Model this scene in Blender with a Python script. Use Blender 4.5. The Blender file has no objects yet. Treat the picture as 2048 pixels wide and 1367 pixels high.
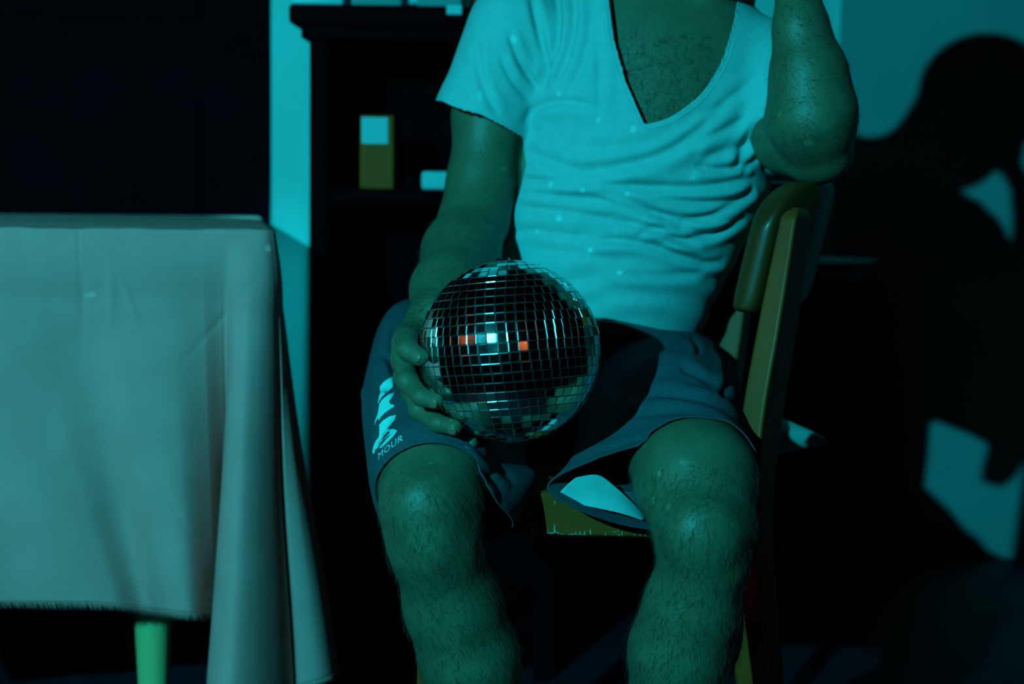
import bpy, bmesh, math, random
import numpy as np
from mathutils import Vector, Matrix
from mathutils.bvhtree import BVHTree

random.seed(7); RNG = np.random.RandomState(11)
SC = bpy.context.scene
COL = SC.collection
PI = math.pi

# ------------------------------------------------------------------ camera
CAM_H = 0.825
PITCH = math.radians(-6.69)
ROLL = math.radians(1.0)
F = 2844.0
_fwd = np.array([0, math.cos(PITCH), math.sin(PITCH)])
_r0 = np.array([1.0, 0, 0]); _u0 = np.array([0, -math.sin(PITCH), math.cos(PITCH)])
_rt = _r0 * math.cos(ROLL) + _u0 * math.sin(ROLL)
_up = -_r0 * math.sin(ROLL) + _u0 * math.cos(ROLL)
CAMP = np.array([0, 0, CAM_H])
cam_d = bpy.data.cameras.new('camera'); cam = bpy.data.objects.new('camera', cam_d); COL.objects.link(cam)
m = Matrix(((_rt[0], _up[0], -_fwd[0], 0), (_rt[1], _up[1], -_fwd[1], 0), (_rt[2], _up[2], -_fwd[2], CAM_H), (0, 0, 0, 1)))
cam.matrix_world = m
cam_d.sensor_width = 36; cam_d.lens = F * 36 / 2048
cam_d.clip_start = 0.05; cam_d.clip_end = 50
cam_d.dof.use_dof = True; cam_d.dof.focus_distance = 1.62; cam_d.dof.aperture_fstop = 2.6
SC.camera = cam

# ------------------------------------------------------------------ exposure, world, lamps
SC.view_settings.view_transform = 'Standard'; SC.view_settings.look = 'None'
SC.view_settings.exposure = 0.0; SC.view_settings.gamma = 1.0
SC.cycles.use_denoising = True
SC.cycles.max_bounces = 6
SC.cycles.sample_clamp_indirect = 1.5
w = bpy.data.worlds.new('night'); SC.world = w; w.use_nodes = True
w.node_tree.nodes['Background'].inputs[0].default_value = (0.10, 0.55, 0.7, 1)
w.node_tree.nodes['Background'].inputs[1].default_value = 0.0003

def lamp(kind, name, loc, power, col, radius, target=None, size=None, blend=0.3):
    d = bpy.data.lights.new(name, kind); o = bpy.data.objects.new(name, d); COL.objects.link(o)
    o.location = loc; d.energy = power; d.color = col; d.shadow_soft_size = radius
    if target is not None:
        o.rotation_euler = (Vector(target) - Vector(loc)).to_track_quat('-Z', 'Y').to_euler()
    if size: d.spot_size = math.radians(size); d.spot_blend = blend
    return o
LIGHT = (-1.27, -0.86, 1.66)
lamp('SPOT', 'projector_light', LIGHT, 350, (0.028, 0.86, 1.04), 0.022, (0.10, 2.2, 0.85), 54, 0.55)
lamp('SPOT', 'added_strip_spot', (-0.33, 1.88, 2.30), 150, (0.028, 0.86, 1.04), 0.02, (-0.405, 2.50, 0.43), 9.0, 1.0)  # added lamp, brightens the pale wall strip that the table shades from the projector
lamp('POINT', 'orange_lamp', (-1.57, 0.50, 1.18), 2.2, (1.0, 0.20, 0.06), 0.17)
lamp('POINT', 'orange_lamp', (0.55, -0.20, 1.20), 0.45, (1.0, 0.22, 0.06), 0.07)

# ------------------------------------------------------------------ helpers
def W(px, py, d):
    u = (px - 1024) / F; v = -(py - 683.5) / F
    r = _rt * u + _up * v + _fwd
    return CAMP + r * (d / r[1])
def to_px(P):
    q = np.asarray(P, float) - CAMP
    z = q @ _fwd
    return 1024 + F * (q @ _rt) / z, 683.5 - F * (q @ _up) / z

def tag(o, label=None, cat=None, group=None, kind=None):
    if label: o['label'] = label
    if cat: o['category'] = cat
    if group: o['group'] = group
    if kind: o['kind'] = kind
    return o
def empty(name, loc, label, cat, group=None):
    o = bpy.data.objects.new(name, None); COL.objects.link(o); o.location = loc; o.empty_display_size = .05
    return tag(o, label, cat, group)
def link_mesh(name, me, mat, parent=None, smooth=False):
    o = bpy.data.objects.new(name, me); COL.objects.link(o)
    for mt in (mat if isinstance(mat, (list, tuple)) else [mat]): me.materials.append(mt)
    if smooth:
        me.polygons.foreach_set('use_smooth', [True] * len(me.polygons))
    if parent is not None:
        o.parent = parent
        o.matrix_parent_inverse = Matrix.Translation(-world_loc(parent))
    return o
def world_loc(p):
    v = Vector(p.location)
    while p.parent is not None:
        # parts are built in world coordinates and sit at their parent's origin
        p = p.parent
        if p.type == 'EMPTY': return Vector(p.location) * 0
        v = v + Vector(p.location)
    return v
def np_mesh(name, V, Fq):
    me = bpy.data.meshes.new(name)
    me.from_pydata([tuple(map(float, v)) for v in V], [], [tuple(map(int, f)) for f in Fq]); me.update()
    return me
def bm_mesh(name, bm):
    me = bpy.data.meshes.new(name); bm.normal_update(); bm.to_mesh(me); bm.free(); return me
def add_box(bm, lo, hi, rot=None, about=None):
    r = bmesh.ops.create_cube(bm, size=1)['verts']
    lo = Vector(lo); hi = Vector(hi); c = (lo + hi) / 2; s = hi - lo
    for v in r: v.co = Vector((v.co.x * s.x, v.co.y * s.y, v.co.z * s.z)) + c
    if rot: bmesh.ops.rotate(bm, verts=r, cent=about or c, matrix=rot)
    return r
def bevel(bm, w=.003, seg=2):
    bmesh.ops.bevel(bm, geom=bm.edges[:], offset=w, segments=seg, affect='EDGES', profile=.5)
def box_obj(name, lo, hi, mat, parent=None, bw=.002, seg=2, smooth=False):
    bm = bmesh.new(); add_box(bm, lo, hi)
    if bw: bevel(bm, bw, seg)
    return link_mesh(name, bm_mesh(name, bm), mat, parent, smooth)

# ------------------------------------------------------------------ materials
def mat(name, col, rough=.6, spec=.4, noise=0.0, nscale=20, bump=0.0, bscale=200, metal=0, coat=0, col2=None, detail=4, stretch=(1, 1, 1), sss=0):
    mt = bpy.data.materials.new(name); mt.use_nodes = True
    nt = mt.node_tree; b = nt.nodes['Principled BSDF']
    b.inputs['Base Color'].default_value = (*col, 1); b.inputs['Roughness'].default_value = rough
    b.inputs['Specular IOR Level'].default_value = spec; b.inputs['Metallic'].default_value = metal
    b.inputs['Coat Weight'].default_value = coat; b.inputs['Coat Roughness'].default_value = .15
    tc = nt.nodes.new('ShaderNodeTexCoord'); mp = nt.nodes.new('ShaderNodeMapping')
    mp.inputs['Scale'].default_value = stretch
    nt.links.new(tc.outputs['Object'], mp.inputs['Vector'])
    if noise > 0 or col2:
        n = nt.nodes.new('ShaderNodeTexNoise'); n.inputs['Scale'].default_value = nscale; n.inputs['Detail'].default_value = detail
        nt.links.new(mp.outputs[0], n.inputs['Vector'])
        r = nt.nodes.new('ShaderNodeValToRGB')
        r.color_ramp.elements[0].position = .3; r.color_ramp.elements[1].position = .7
        a = col2 or tuple(c * (1 - noise) for c in col)
        r.color_ramp.elements[0].color = (*a, 1); r.color_ramp.elements[1].color = (*(tuple(min(1, c * (1 + noise)) for c in col) if not col2 else col), 1)
        nt.links.new(n.outputs['Fac'], r.inputs[0]); nt.links.new(r.outputs[0], b.inputs['Base Color'])
    if bump > 0:
        n2 = nt.nodes.new('ShaderNodeTexNoise'); n2.inputs['Scale'].default_value = bscale; n2.inputs['Detail'].default_value = 3
        nt.links.new(mp.outputs[0], n2.inputs['Vector'])
        bp = nt.nodes.new('ShaderNodeBump'); bp.inputs['Strength'].default_value = bump; bp.inputs['Distance'].default_value = .002
        nt.links.new(n2.outputs['Fac'], bp.inputs['Height']); nt.links.new(bp.outputs[0], b.inputs['Normal'])
    return mt

M = {}
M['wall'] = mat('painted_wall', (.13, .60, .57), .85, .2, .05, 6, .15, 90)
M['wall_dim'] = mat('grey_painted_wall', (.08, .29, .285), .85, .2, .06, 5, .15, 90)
M['dark'] = mat('black_wood', (.0012, .0016, .0022), .9, .02, .2, 12, .1, 60)
M['darkdoor'] = mat('dark_door_paint', (.0012, .0018, .0034), .95, .02, .2, 8, .05, 60)
M['floor'] = mat('dark_floor', (.006, .012, .02), .55, .25, .3, 5, .1, 40)
M['skin'] = mat('skin', (.10, .132, .074), .50, .45, .16, 28, .35, 240, col2=(.08, .100, .052))
M['hair'] = mat('dark_hair', (.012, .010, .008), .6, .3)
M['bodyhair'] = mat('body_hair', (.05, .045, .03), .7, .2)
M['nail'] = mat('nail', (.19, .145, .09), .3, .5)
M['shirt'] = mat('white_jersey', (.15, .50, .49), .9, .15, .05, 60, .25, 900)
M['shorts'] = mat('grey_marl', (.045, .105, .125), .95, .1, .0, 500, .4, 700, col2=(.025, .060, .075))
M['lining'] = mat('white_lining', (.16, .62, .60), .9, .1, .05, 50, .1, 500)
M['print'] = mat('pale_print', (.16, .80, .76), .7, .2)
M['cloth'] = mat('linen', (.80, .30, .265), .95, .1, .07, 14, .35, 700, detail=8)
M['tablepaint'] = mat('green_paint', (.45, .50, .21), .5, .4, .05, 10)
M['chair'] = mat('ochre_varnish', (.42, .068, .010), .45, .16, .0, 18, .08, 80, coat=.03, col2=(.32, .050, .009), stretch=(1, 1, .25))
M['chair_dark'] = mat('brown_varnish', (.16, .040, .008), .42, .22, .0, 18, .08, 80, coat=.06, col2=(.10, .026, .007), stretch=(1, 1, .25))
M['chip'] = mat('bare_chipped_wood', (.30, .45, .38), .8, .2)
M['yellow'] = mat('yellow_card', (.40, .070, .004), .7, .2)
M['white'] = mat('white_paper', (.14, .55, .55), .8, .2)
M['cushion'] = mat('white_cushion', (.18, .70, .66), .95, .1, .05, 30, .1, 300)

# mirror facets
def mirror_mat(name, rough, col):
    mt = bpy.data.materials.new(name); mt.use_nodes = True
    b = mt.node_tree.nodes['Principled BSDF']
    b.inputs['Base Color'].default_value = (*col, 1); b.inputs['Metallic'].default_value = 1
    nt = mt.node_tree
    n = nt.nodes.new('ShaderNodeTexNoise'); n.inputs['Scale'].default_value = 60
    tc = nt.nodes.new('ShaderNodeTexCoord'); nt.links.new(tc.outputs['Object'], n.inputs['Vector'])
    mr = nt.nodes.new('ShaderNodeMapRange'); mr.inputs['To Min'].default_value = rough * .6; mr.inputs['To Max'].default_value = rough * 1.5
    nt.links.new(n.outputs['Fac'], mr.inputs['Value']); nt.links.new(mr.outputs[0], b.inputs['Roughness'])
    return mt
M['mirror'] = mirror_mat('mirror_glass', .085, (.80, .84, .84))
M['mirror_edge'] = mirror_mat('mirror_cut_edge', .19, (.75, .80, .80))
M['grout'] = mat('silver_core', (.05, .06, .06), .6, .4)

# ------------------------------------------------------------------ room
WALL = 3.10
def plane_box(name, lo, hi, mt, kind='structure'):
    return tag(box_obj(name, lo, hi, mt, None, 0), kind=kind)
plane_box('floor', (-3.2, -1.2, -.05), (3.2, WALL + .2, 0), M['floor'])
plane_box('wall_back', (-.10, WALL, 0), (.690, WALL + .1, 2.6), M['wall'])
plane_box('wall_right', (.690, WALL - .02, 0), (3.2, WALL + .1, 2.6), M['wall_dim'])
PIL = 2.50                                   # the nearer wall behind table and bookshelf
XP = float(W(539, 200, PIL)[0])
plane_box('wall_left', (-3.2, PIL, 0), (-.10, WALL + .1, 2.6), M['wall'])
dr = plane_box('door_1', (XP - .90, PIL - .012, 0), (XP, PIL, 2.2), M['darkdoor'])
for (z0, z1) in ((.20, .95), (1.08, 2.05)):
    box_obj('door_panel', (XP - .78, PIL - .018, z0), (XP - .12, PIL - .012, z1), M['darkdoor'], dr, .003)
bm = bmesh.new(); bmesh.ops.create_uvsphere(bm, u_segments=16, v_segments=10, radius=.022, matrix=Matrix.Translation((XP - .84, PIL - .04, 1.0)))
link_mesh('door_knob', bm_mesh('door_knob', bm), M['darkdoor'], dr, True)
plane_box('trim_1', (XP - .98, PIL - .022, 0), (XP - .90, PIL, 2.26), M['darkdoor'])

# ------------------------------------------------------------------ bookshelf behind
def bookshelf():
    y0, y1 = 2.26, PIL - .003
    xl = W(619, 400, y0)[0]; xr = xl + .40
    ztop = W(700, 12, y0)[2]
    e = empty('bookshelf', ((xl + xr) / 2, (y0 + y1) / 2, 0), 'black wooden bookshelf standing against the pale wall behind the seated person', 'bookshelf')
    box_obj('side_panel', (xl, y0, 0), (xl + .03, y1, ztop - .03), M['dark'], e)
    box_obj('side_panel', (xr - .03, y0, 0), (xr, y1, ztop - .03), M['dark'], e)
    box_obj('top_panel', (xl - .030, y0 - .02, ztop - .03), (xr + .03, y1, ztop), M['dark'], e, .006)
    bm = bmesh.new(); add_box(bm, (xl - .012, y0 - .012, ztop - .052), (xr + .012, y1, ztop - .03)); bevel(bm, .004)
    link_mesh('cornice', bm_mesh('cornice', bm), M['dark'], e)
    box_obj('back_panel', (xl + .03, y1 - .012, 0.05), (xr - .03, y1, ztop - .03), M['dark'], e, 0)
    zs = W(760, 378, y0 + .03)[2]
    for z in (zs, zs - .36, .10):
        box_obj('shelf', (xl + .03, y0 + .01, z - .022), (xr - .03, y1 - .012, z), M['dark'], e)
    # yellow carton with white label
    yc = y0 + .03; a = W(719, 374, yc); b_ = W(787, 374, yc); t = W(753, 230, yc)
    c = empty('carton', ((a[0] + b_[0]) / 2, yc + .025, zs), 'tall yellow carton with a pale label on its upper half standing on the bookshelf', 'box')
    bm = bmesh.new(); add_box(bm, (a[0], yc, zs), (b_[0], yc + .05, t[2])); bevel(bm, .003)
    link_mesh('carton_body', bm_mesh('carton_body', bm), M['yellow'], c)
    l0 = W(723, 287, yc); l1 = W(776, 235, yc)
    box_obj('paper_label', (l0[0], yc - .001, l0[2]), (l1[0], yc, l1[2]), M['white'], c, 0)
    # white box lying right of it
    a = W(842, 374, yc - .01); b_ = W(912, 343, yc - .01)
    bm = bmesh.new(); add_box(bm, (a[0], yc - .01, zs), (b_[0], yc + .09, b_[2])); bevel(bm, .006, 3)
    tag(link_mesh('small_box', bm_mesh('small_box', bm), M['white'], None, True), 'low white box lying on the bookshelf shelf beside the bare arm', 'box')
    a = W(806, 372, yc + .04); b_ = W(836, 352, yc + .04)
    bm = bmesh.new(); add_box(bm, (a[0], yc + .04, zs), (b_[0], yc + .10, b_[2])); bevel(bm, .006, 3)
    tag(link_mesh('dark_tin', bm_mesh('dark_tin', bm), M['darkdoor'], None, True), 'small dark blue tin between the yellow carton and the white box', 'tin')
    # things on top
    for k, (p0, p1, h, mt, nm, lab, ct) in enumerate([
        (585, 690, .035, 'white', 'folded_paper', 'pale folded paper lying on the bookshelf top at its end near the wall strip', 'paper'),
        (705, 806, .05, 'wall_dim', 'book', 'flat book on the bookshelf top between the folded paper and a tray', 'book'),
        (836, 925, .04, 'wall_dim', 'paper_tray', 'flat grey tray on the bookshelf top behind the white tag', 'tray'),
        (948, 990, .06, 'yellow', 'small_carton', 'small yellow carton on the bookshelf top closest to the shirt sleeve', 'box')]):
        a = W(p0, 0, y0 + .01); b_ = W(p1, 0, y0 + .01)
        bm = bmesh.new(); add_box(bm, (a[0], y0 - .01, ztop), (b_[0], y0 + .14, ztop + h)); bevel(bm, .004, 2)
        tag(link_mesh(nm, bm_mesh(nm, bm), M[mt], None, True), lab, ct)
    yt = y0 - .026; a = W(893, 29, yt); b_ = W(924, 10, yt)
    t = empty('hanging_tag', ((a[0] + b_[0]) / 2, yt + .002, a[2]), 'small white tag hanging over the front edge of the bookshelf top', 'tag')
    bm = bmesh.new(); add_box(bm, (a[0], yt, a[2]), (b_[0], yt + .003, b_[2])); bevel(bm, .001, 1)
    link_mesh('paper_slip', bm_mesh('paper_slip', bm), M['white'], t)
    bm = bmesh.new(); add_box(bm, ((a[0] + b_[0]) / 2 - .002, yt + .002, b_[2] - .004), ((a[0] + b_[0]) / 2 + .002, yt + .005, ztop + .002)); link_mesh('string', bm_mesh('string', bm), M['white'], t)
bookshelf()

# ------------------------------------------------------------------ dresser on the right
def dresser():
    y0, y1 = 2.72, 3.06
    xr = W(1751, 700, y0)[0]; xl = xr - .52
    z = W(1740, 583, y0)[2]
    e = empty('dresser', ((xl + xr) / 2, (y0 + y1) / 2, 0), 'black low dresser against the wall behind the chair back', 'dresser')
    box_obj('carcass', (xl, y0 + .015, .06), (xr - .004, y1, z - .02), M['dark'], e)
    box_obj('top_panel', (xl - .008, y0, z - .02), (xr, y1, z), M['dark'], e, .003)
    for k in range(3):
        zz = .09 + k * (z - .13) / 3
        dwr = box_obj('drawer', (xl + .015, y0 + .003, zz), (xr - .02, y0 + .016, zz + (z - .13) / 3 - .012), M['dark'], e)
        bm = bmesh.new(); bmesh.ops.create_uvsphere(bm, u_segments=12, v_segments=8, radius=.012, matrix=Matrix.Translation(((xl + xr) / 2, y0 - .006, zz + .07)))
        link_mesh('knob', bm_mesh('knob', bm), M['dark'], dwr, True)
    for sx in (xl + .02, xr - .05):
        for sy in (y0 + .03, y1 - .05):
            box_obj('leg', (sx, sy, 0), (sx + .03, sy + .03, .06), M['dark'], e)
    # baking-dish like tray on top, and paper over it
    def dish(name, cx, cy, z0, r0, r1, h, mt, th=.004):
        bm = bmesh.new(); n = 40
        rings = [(r0, 0), (r1, h), (r1 + .008, h), (r1 + .006, h - .003), (r0 + .002, .004)]
        vs = []
        prof = [(0.001, 0), (r0, 0), (r1, h), (r1 + .010, h + .001), (r1 + .010, h + .004), (r1 - .003, h + .003), (r0 - .003, .004), (0.001, .004)]
        for (r, zz) in prof:
            vs.append([bm.verts.new((cx + r * math.cos(2 * PI * k / n), cy + .75 * r * math.sin(2 * PI * k / n), z0 + zz)) for k in range(n)])
        for i in range(len(prof) - 1):
            for k in range(n):
                bm.faces.new((vs[i][k], vs[i][(k + 1) % n], vs[i + 1][(k + 1) % n], vs[i + 1][k]))
        return link_mesh(name, bm_mesh(name, bm), mt, None, True)
    cx = W(1640, 540, 2.82)[0]
    tag(dish('bowl', cx, 2.86, z, .075, .092, .030, M['white']), 'shallow pale bowl on the black dresser under a flat plate', 'bowl')
    tag(dish('plate', cx + .012, 2.86, z + .037, .07, .100, .012, M['white']), 'wide pale plate lying on the shallow bowl behind the chair back', 'plate')
dresser()

# ------------------------------------------------------------------ table and tablecloth
def cr(P, t, closed=False):
    """Catmull-Rom through rows of P at parameter t in [0,1]"""
    P = np.asarray(P, float); n = len(P)
    seg = n if closed else n - 1
    x = np.clip(np.asarray(t, float), 0, 1) * seg
    i = np.minimum(np.floor(x).astype(int), seg - 1); f = (x - i)[..., None]
    g = (lambda k: P[k % n]) if closed else (lambda k: P[np.clip(k, 0, n - 1)])
    a, b, c, d = g(i - 1), g(i), g(i + 1), g(i + 2)
    return .5 * ((2 * b) + (-a + c) * f + (2 * a - 5 * b + 4 * c - d) * f * f + (-a + 3 * b - 3 * c + d) * f ** 3)

def table():
    C0 = W(543, 466, 1.885); ZT = C0[2]
    yaw = math.radians(12.3)
    ux = np.array([-math.cos(yaw), -math.sin(yaw), 0]) * np.array([1, 1, 0])   # along the front edge, going left (nearer)
    uy = np.array([-math.sin(yaw), math.cos(yaw), 0])                            # going back
    L, D = 1.10, .60
    e = empty('table', tuple(C0 * [1, 1, 0] + ux * L / 2 + uy * D / 2), 'green painted table with round tapered legs under the linen cloth', 'table')
    bm = bmesh.new()
    pts = [C0 + ux * .012 + uy * .012, C0 + ux * (L - .01) + uy * .012, C0 + ux * (L - .01) + uy * (D - .01), C0 + ux * .012 + uy * (D - .01)]
    lo = [bm.verts.new((p[0], p[1], ZT - .026)) for p in pts]; hi = [bm.verts.new((p[0], p[1], ZT - .004)) for p in pts]
    bm.faces.new(hi); bm.faces.new(lo[::-1])
    for k in range(4): bm.faces.new((lo[k], lo[(k + 1) % 4], hi[(k + 1) % 4], hi[k]))
    bmesh.ops.recalc_face_normals(bm, faces=bm.faces[:]); bevel(bm, .003)
    link_mesh('tabletop', bm_mesh('tabletop', bm), M['tablepaint'], e)
    fl = W(305, 1240, 1.99)
    q = fl - C0; a0 = float(q @ ux); b0 = float(q @ uy)
    for (a, b) in ((a0, b0), (L - a0 * .5, b0), (a0, D - b0), (L - a0 * .5, D - b0)):
        c = C0 + ux * a + uy * b
        bm = bmesh.new(); n = 32; rings = []
        prof = [(0, .017), (.012, .0185), (.35, .0325), (ZT - .07, .038), (ZT - .027, .038)]
        for (z, r) in prof:
            rings.append([bm.verts.new((c[0] + r * math.cos(2 * PI * k / n), c[1] + r * math.sin(2 * PI * k / n), z)) for k in range(n)])
        for i in range(len(prof) - 1):
            for k in range(n): bm.faces.new((rings[i][k], rings[i][(k + 1) % n], rings[i + 1][(k + 1) % n], rings[i + 1][k]))
        bm.faces.new(rings[0][::-1]); bm.faces.new(rings[-1])
        link_mesh('leg', bm_mesh('leg', bm), M['tablepaint'], e, True)
    # ---- cloth: hem curve (px, py, depth) and the matching points on the table edge
    hem = [  # edge parameter s: metres along the perimeter; negative = along the front from the corner, positive = along the side
        (-1.08, -420, 1212, 1.70), (-.80, -200, 1208, 1.76), (-.60, -60, 1203, 1.80), (-.48, 60, 1200, 1.84), (-.39, 160, 1202, 1.845), (-.33, 232, 1206, 1.86), (-.265, 292, 1212, 1.895), (-.205, 340, 1218, 1.862),
        (-.135, 385, 1222, 1.858), (-.090, 430, 1226, 1.915), (-.068, 458, 1232, 1.98), (-.058, 450, 1260, 1.99), (-.050, 424, 1310, 1.93), (-.042, 413, 1362, 1.862), (-.034, 428, 1380, 1.825), (-.026, 458, 1392, 1.808), (-.018, 502, 1398, 1.830), (-.010, 548, 1398, 1.875), (-.003, 580, 1392, 1.925),
        (.004, 571, 1386, 1.945), (.010, 573, 1378, 1.942), (.018, 590, 1370, 1.915), (.040, 632, 1360, 1.915), (.07, 662, 1348, 1.94), (.105, 674, 1340, 1.99), (.165, 640, 1300, 2.05),
        (.24, 0, 0, 0), (.34, 0, 0, 0), (.45, 0, 0, 0), (.585, 0, 0, 0)]
    def edge(s):
        p = C0 + (ux * (-s) if s < 0 else uy * s)
        return p
    hs = np.array([h[0] for h in hem]); HP = np.array([W(*h[1:]) if h[3] else np.append((C0 + uy * h[0] - ux * (.035 if h[0] < .3 else .012))[:2], .27 + .03 * h[0]) for h in hem]); EP = np.array([edge(h[0]) for h in hem])
    # round the corner a touch
    n_s = 900; n_t = 130
    tt = np.linspace(0, 1, n_s)
    H = cr(HP, tt)
    Sx = np.interp(tt * (len(hem) - 1), np.arange(len(hem)), hs)
    E = np.array([edge(s) for s in Sx])
    rc = .018
    for i, s in enumerate(Sx):
        if abs(s) < rc:
            k = 1 - abs(s) / rc; E[i] += (ux + uy) * rc * .30 * k * k
    V = []; 
    outward = H - E; outward[:, 2] = 0
    nrm = np.zeros_like(H)
    # outward normal of the table edge
    for i, s in enumerate(Sx):
        wgt = 1 / (1 + math.exp(-s / .012)); n_ = (-uy) * (1 - wgt) + (-ux) * wgt; nrm[i] = n_ / np.linalg.norm(n_)
    for j in range(n_t + 1):
        v = j / n_t
        hv = v ** 1.12
        P = E * (1 - v) + H * v
        P[:, :2] = E[:, :2] * (1 - hv) + H[:, :2] * hv
        P += nrm * (.006 + .004 * math.sin(PI * min(1, v * 6)))
        # bend over the table edge
        P[:, 2] += .0035 * math.exp(-v * 60)
        # small creases
        xpx, ypx = to_px(P)
        disp = .0022 * np.sin(xpx / 37. + 1.3 * np.sin(v * 4)) * v + .0012 * np.sin(xpx / 90. + v * 9) \
            + .0014 * np.exp(-((xpx - 222) / 9.) ** 2) * np.exp(-((ypx - 600) / 60.) ** 2) + .0016 * np.exp(-((xpx - 258 - (ypx - 600) * .35) / 8.) ** 2) * np.exp(-((ypx - 610) / 50.) ** 2) \
            - .0016 * np.exp(-((xpx - 166) / 6.) ** 2) * np.exp(-((ypx - 600) / 60.) ** 2) - .0009 * np.exp(-((xpx - 158) / 4.) ** 2) * np.exp(-((ypx - 480) / 160.) ** 2) \
            - .0014 * np.exp(-((xpx - 440 + (ypx - 640) * .9) / 7.) ** 2) * np.exp(-((ypx - 640) / 70.) ** 2) \
            - .0014 * np.exp(-((xpx - 340 - (ypx - 1000) * .55) / 7.) ** 2) * np.exp(-((ypx - 1000) / 60.) ** 2)
        P += nrm * disp[:, None]
        V.append(P)
    V = np.array(V)
    nv = n_s
    verts = list(V.reshape(-1, 3)); faces = []
    for j in range(n_t):
        for i in range(n_s - 1):
            a = j * nv + i; faces.append((a, a + nv, a + nv + 1, a + 1))
    # top sheet: fan the edge inwards in strips
    base = len(verts)
    inner_rows = []
    ctr = C0 + ux * L * .45 + uy * D * .5
    topz = ZT + .0045
    prev = np.arange(n_s)
    for k, f in enumerate((.02, .10, .25, .45, .7, .9, .9995)):
        R = V[0] * (1 - f) + ctr * f
        xw = R[:, 0] * 40; R[:, 2] = topz + .0008 * np.sin(xw + R[:, 1] * 22) + .0005 * np.sin(R[:, 0] * 130 + R[:, 1] * 15)
        idx = np.arange(n_s) + len(verts); verts.extend(list(R))
        for i in range(n_s - 1): faces.append((prev[i], prev[i + 1], idx[i + 1], idx[i]))
        prev = idx
    # close the back/left wedge of the top with a fan
    p_a = C0 + ux * L + uy * D; p_a[2] = topz
    p_l = E[0]; p_r = E[-1]
    c_ = np.array([ctr[0], ctr[1], topz])
    ns2 = 24; rows2 = []
    outer = [E[0] * (1 - q) + p_a * q for q in np.linspace(0, 1, ns2)] + [p_a * (1 - q) + E[-1] * q for q in np.linspace(0, 1, ns2)[1:]]
    for f in np.linspace(0, 1, 12):
        ids = []
        for q in outer:
            p = q * (1 - f) + c_ * f; p[2] = topz; ids.append(len(verts)); verts.append(p)
        rows2.append(ids)
    for a, b in zip(rows2[:-1], rows2[1:]):
        for i in range(len(a) - 1):
            q4 = [a[i], a[i + 1], b[i + 1], b[i]]
            n4 = np.cross(verts[q4[2]] - verts[q4[0]], verts[q4[3]] - verts[q4[1]])
            faces.append(tuple(q4 if n4[2] > 0 else q4[::-1]))
    faces2 = []
    for fc in faces[n_t * (n_s - 1):]:
        n4 = np.cross(np.array(verts[fc[2]]) - verts[fc[0]], np.array(verts[fc[-1]]) - verts[fc[1]])
        faces2.append(fc if n4[2] > 0 else fc[::-1])
    faces[n_t * (n_s - 1):] = faces2
    q_ = faces[10]; n4 = np.cross(verts[q_[2]] - verts[q_[0]], verts[q_[3]] - verts[q_[1]])
    if n4[1] > 0: faces[:n_t * (n_s - 1)] = [f_[::-1] for f_ in faces[:n_t * (n_s - 1)]]
    me = np_mesh('tablecloth', verts, faces)
    ce = empty('tablecloth', tuple(C0 * [1, 1, 0] + ux * L / 2 + uy * D / 2 + np.array([0, 0, ZT])), 'beige linen tablecloth with a frayed hem hanging in folds from the table corner', 'tablecloth')
    o = link_mesh('cloth', me, M['cloth'], ce, True)
    sd = o.modifiers.new('thick', 'SOLIDIFY'); sd.thickness = .0012; sd.offset = -1
    # hem seam and fray
    vs = []; fs = []
    Hb = V[-1]; Tn = V[-6]
    for i in range(0, n_s - 1):
        for rep in range(4):
            f = random.random(); p = Hb[i] * (1 - f) + Hb[i + 1] * f
            dirn = (Hb[i] - Tn[i]); dirn /= (np.linalg.norm(dirn) + 1e-9)
            ln = .004 + .007 * random.random() * (1.3 if Sx[i] < -.1 else .5)
            side = (Hb[i + 1] - Hb[i]); side /= (np.linalg.norm(side) + 1e-9)
            tip = p + dirn * ln + side * random.uniform(-.003, .003) + np.array([0, random.uniform(-.001, .001), 0])
            wd = side * .0005; dp = nrm[i] * .0005
            b = len(vs); vs += [p - wd - dirn * .001, p + wd - dirn * .001, p + dp - dirn * .001, tip]
            fs += [(b, b + 1, b + 3), (b + 1, b + 2, b + 3), (b + 2, b, b + 3)]
    fr = link_mesh('frayed_threads', np_mesh('frayed_threads', vs, fs), M['cloth'], ce)
    fr['kind'] = 'stuff'
table()

# ------------------------------------------------------------------ chair
SEAT_Z = .4515
def prism(bm, a, b, size_a, size_b, ang_a=0, ang_b=None, rnd=.004):
    """rectangular bar from a to b; sizes (x,y); cross sections stay horizontal, rotated about z"""
    ang_b = ang_a if ang_b is None else ang_b
    rows = []
    n = 14
    for k in range(n + 1):
        t = k / n; c = np.array(a) * (1 - t) + np.array(b) * t
        sx = size_a[0] * (1 - t) + size_b[0] * t; sy = size_a[1] * (1 - t) + size_b[1] * t
        an = ang_a * (1 - t) + ang_b * t; r = rnd
        ring = []
        for (qx, qy) in ((1, 1), (-1, 1), (-1, -1), (1, -1)):
            for m_ in range(4):
                th = math.atan2(qy, qx) - PI / 4 + m_ * PI / 6
                x = qx * (sx / 2 - r) + r * math.cos(th); y = qy * (sy / 2 - r) + r * math.sin(th)
                ring.append(bm.verts.new((c[0] + x * math.cos(an) - y * math.sin(an), c[1] + x * math.sin(an) + y * math.cos(an), c[2])))
        rows.append(ring)
    m_ = len(rows[0])
    for k in range(n):
        for i in range(m_): bm.faces.new((rows[k][i], rows[k][(i + 1) % m_], rows[k + 1][(i + 1) % m_], rows[k + 1][i]))
    bm.faces.new(rows[0][::-1]); bm.faces.new(rows[-1])
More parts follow.
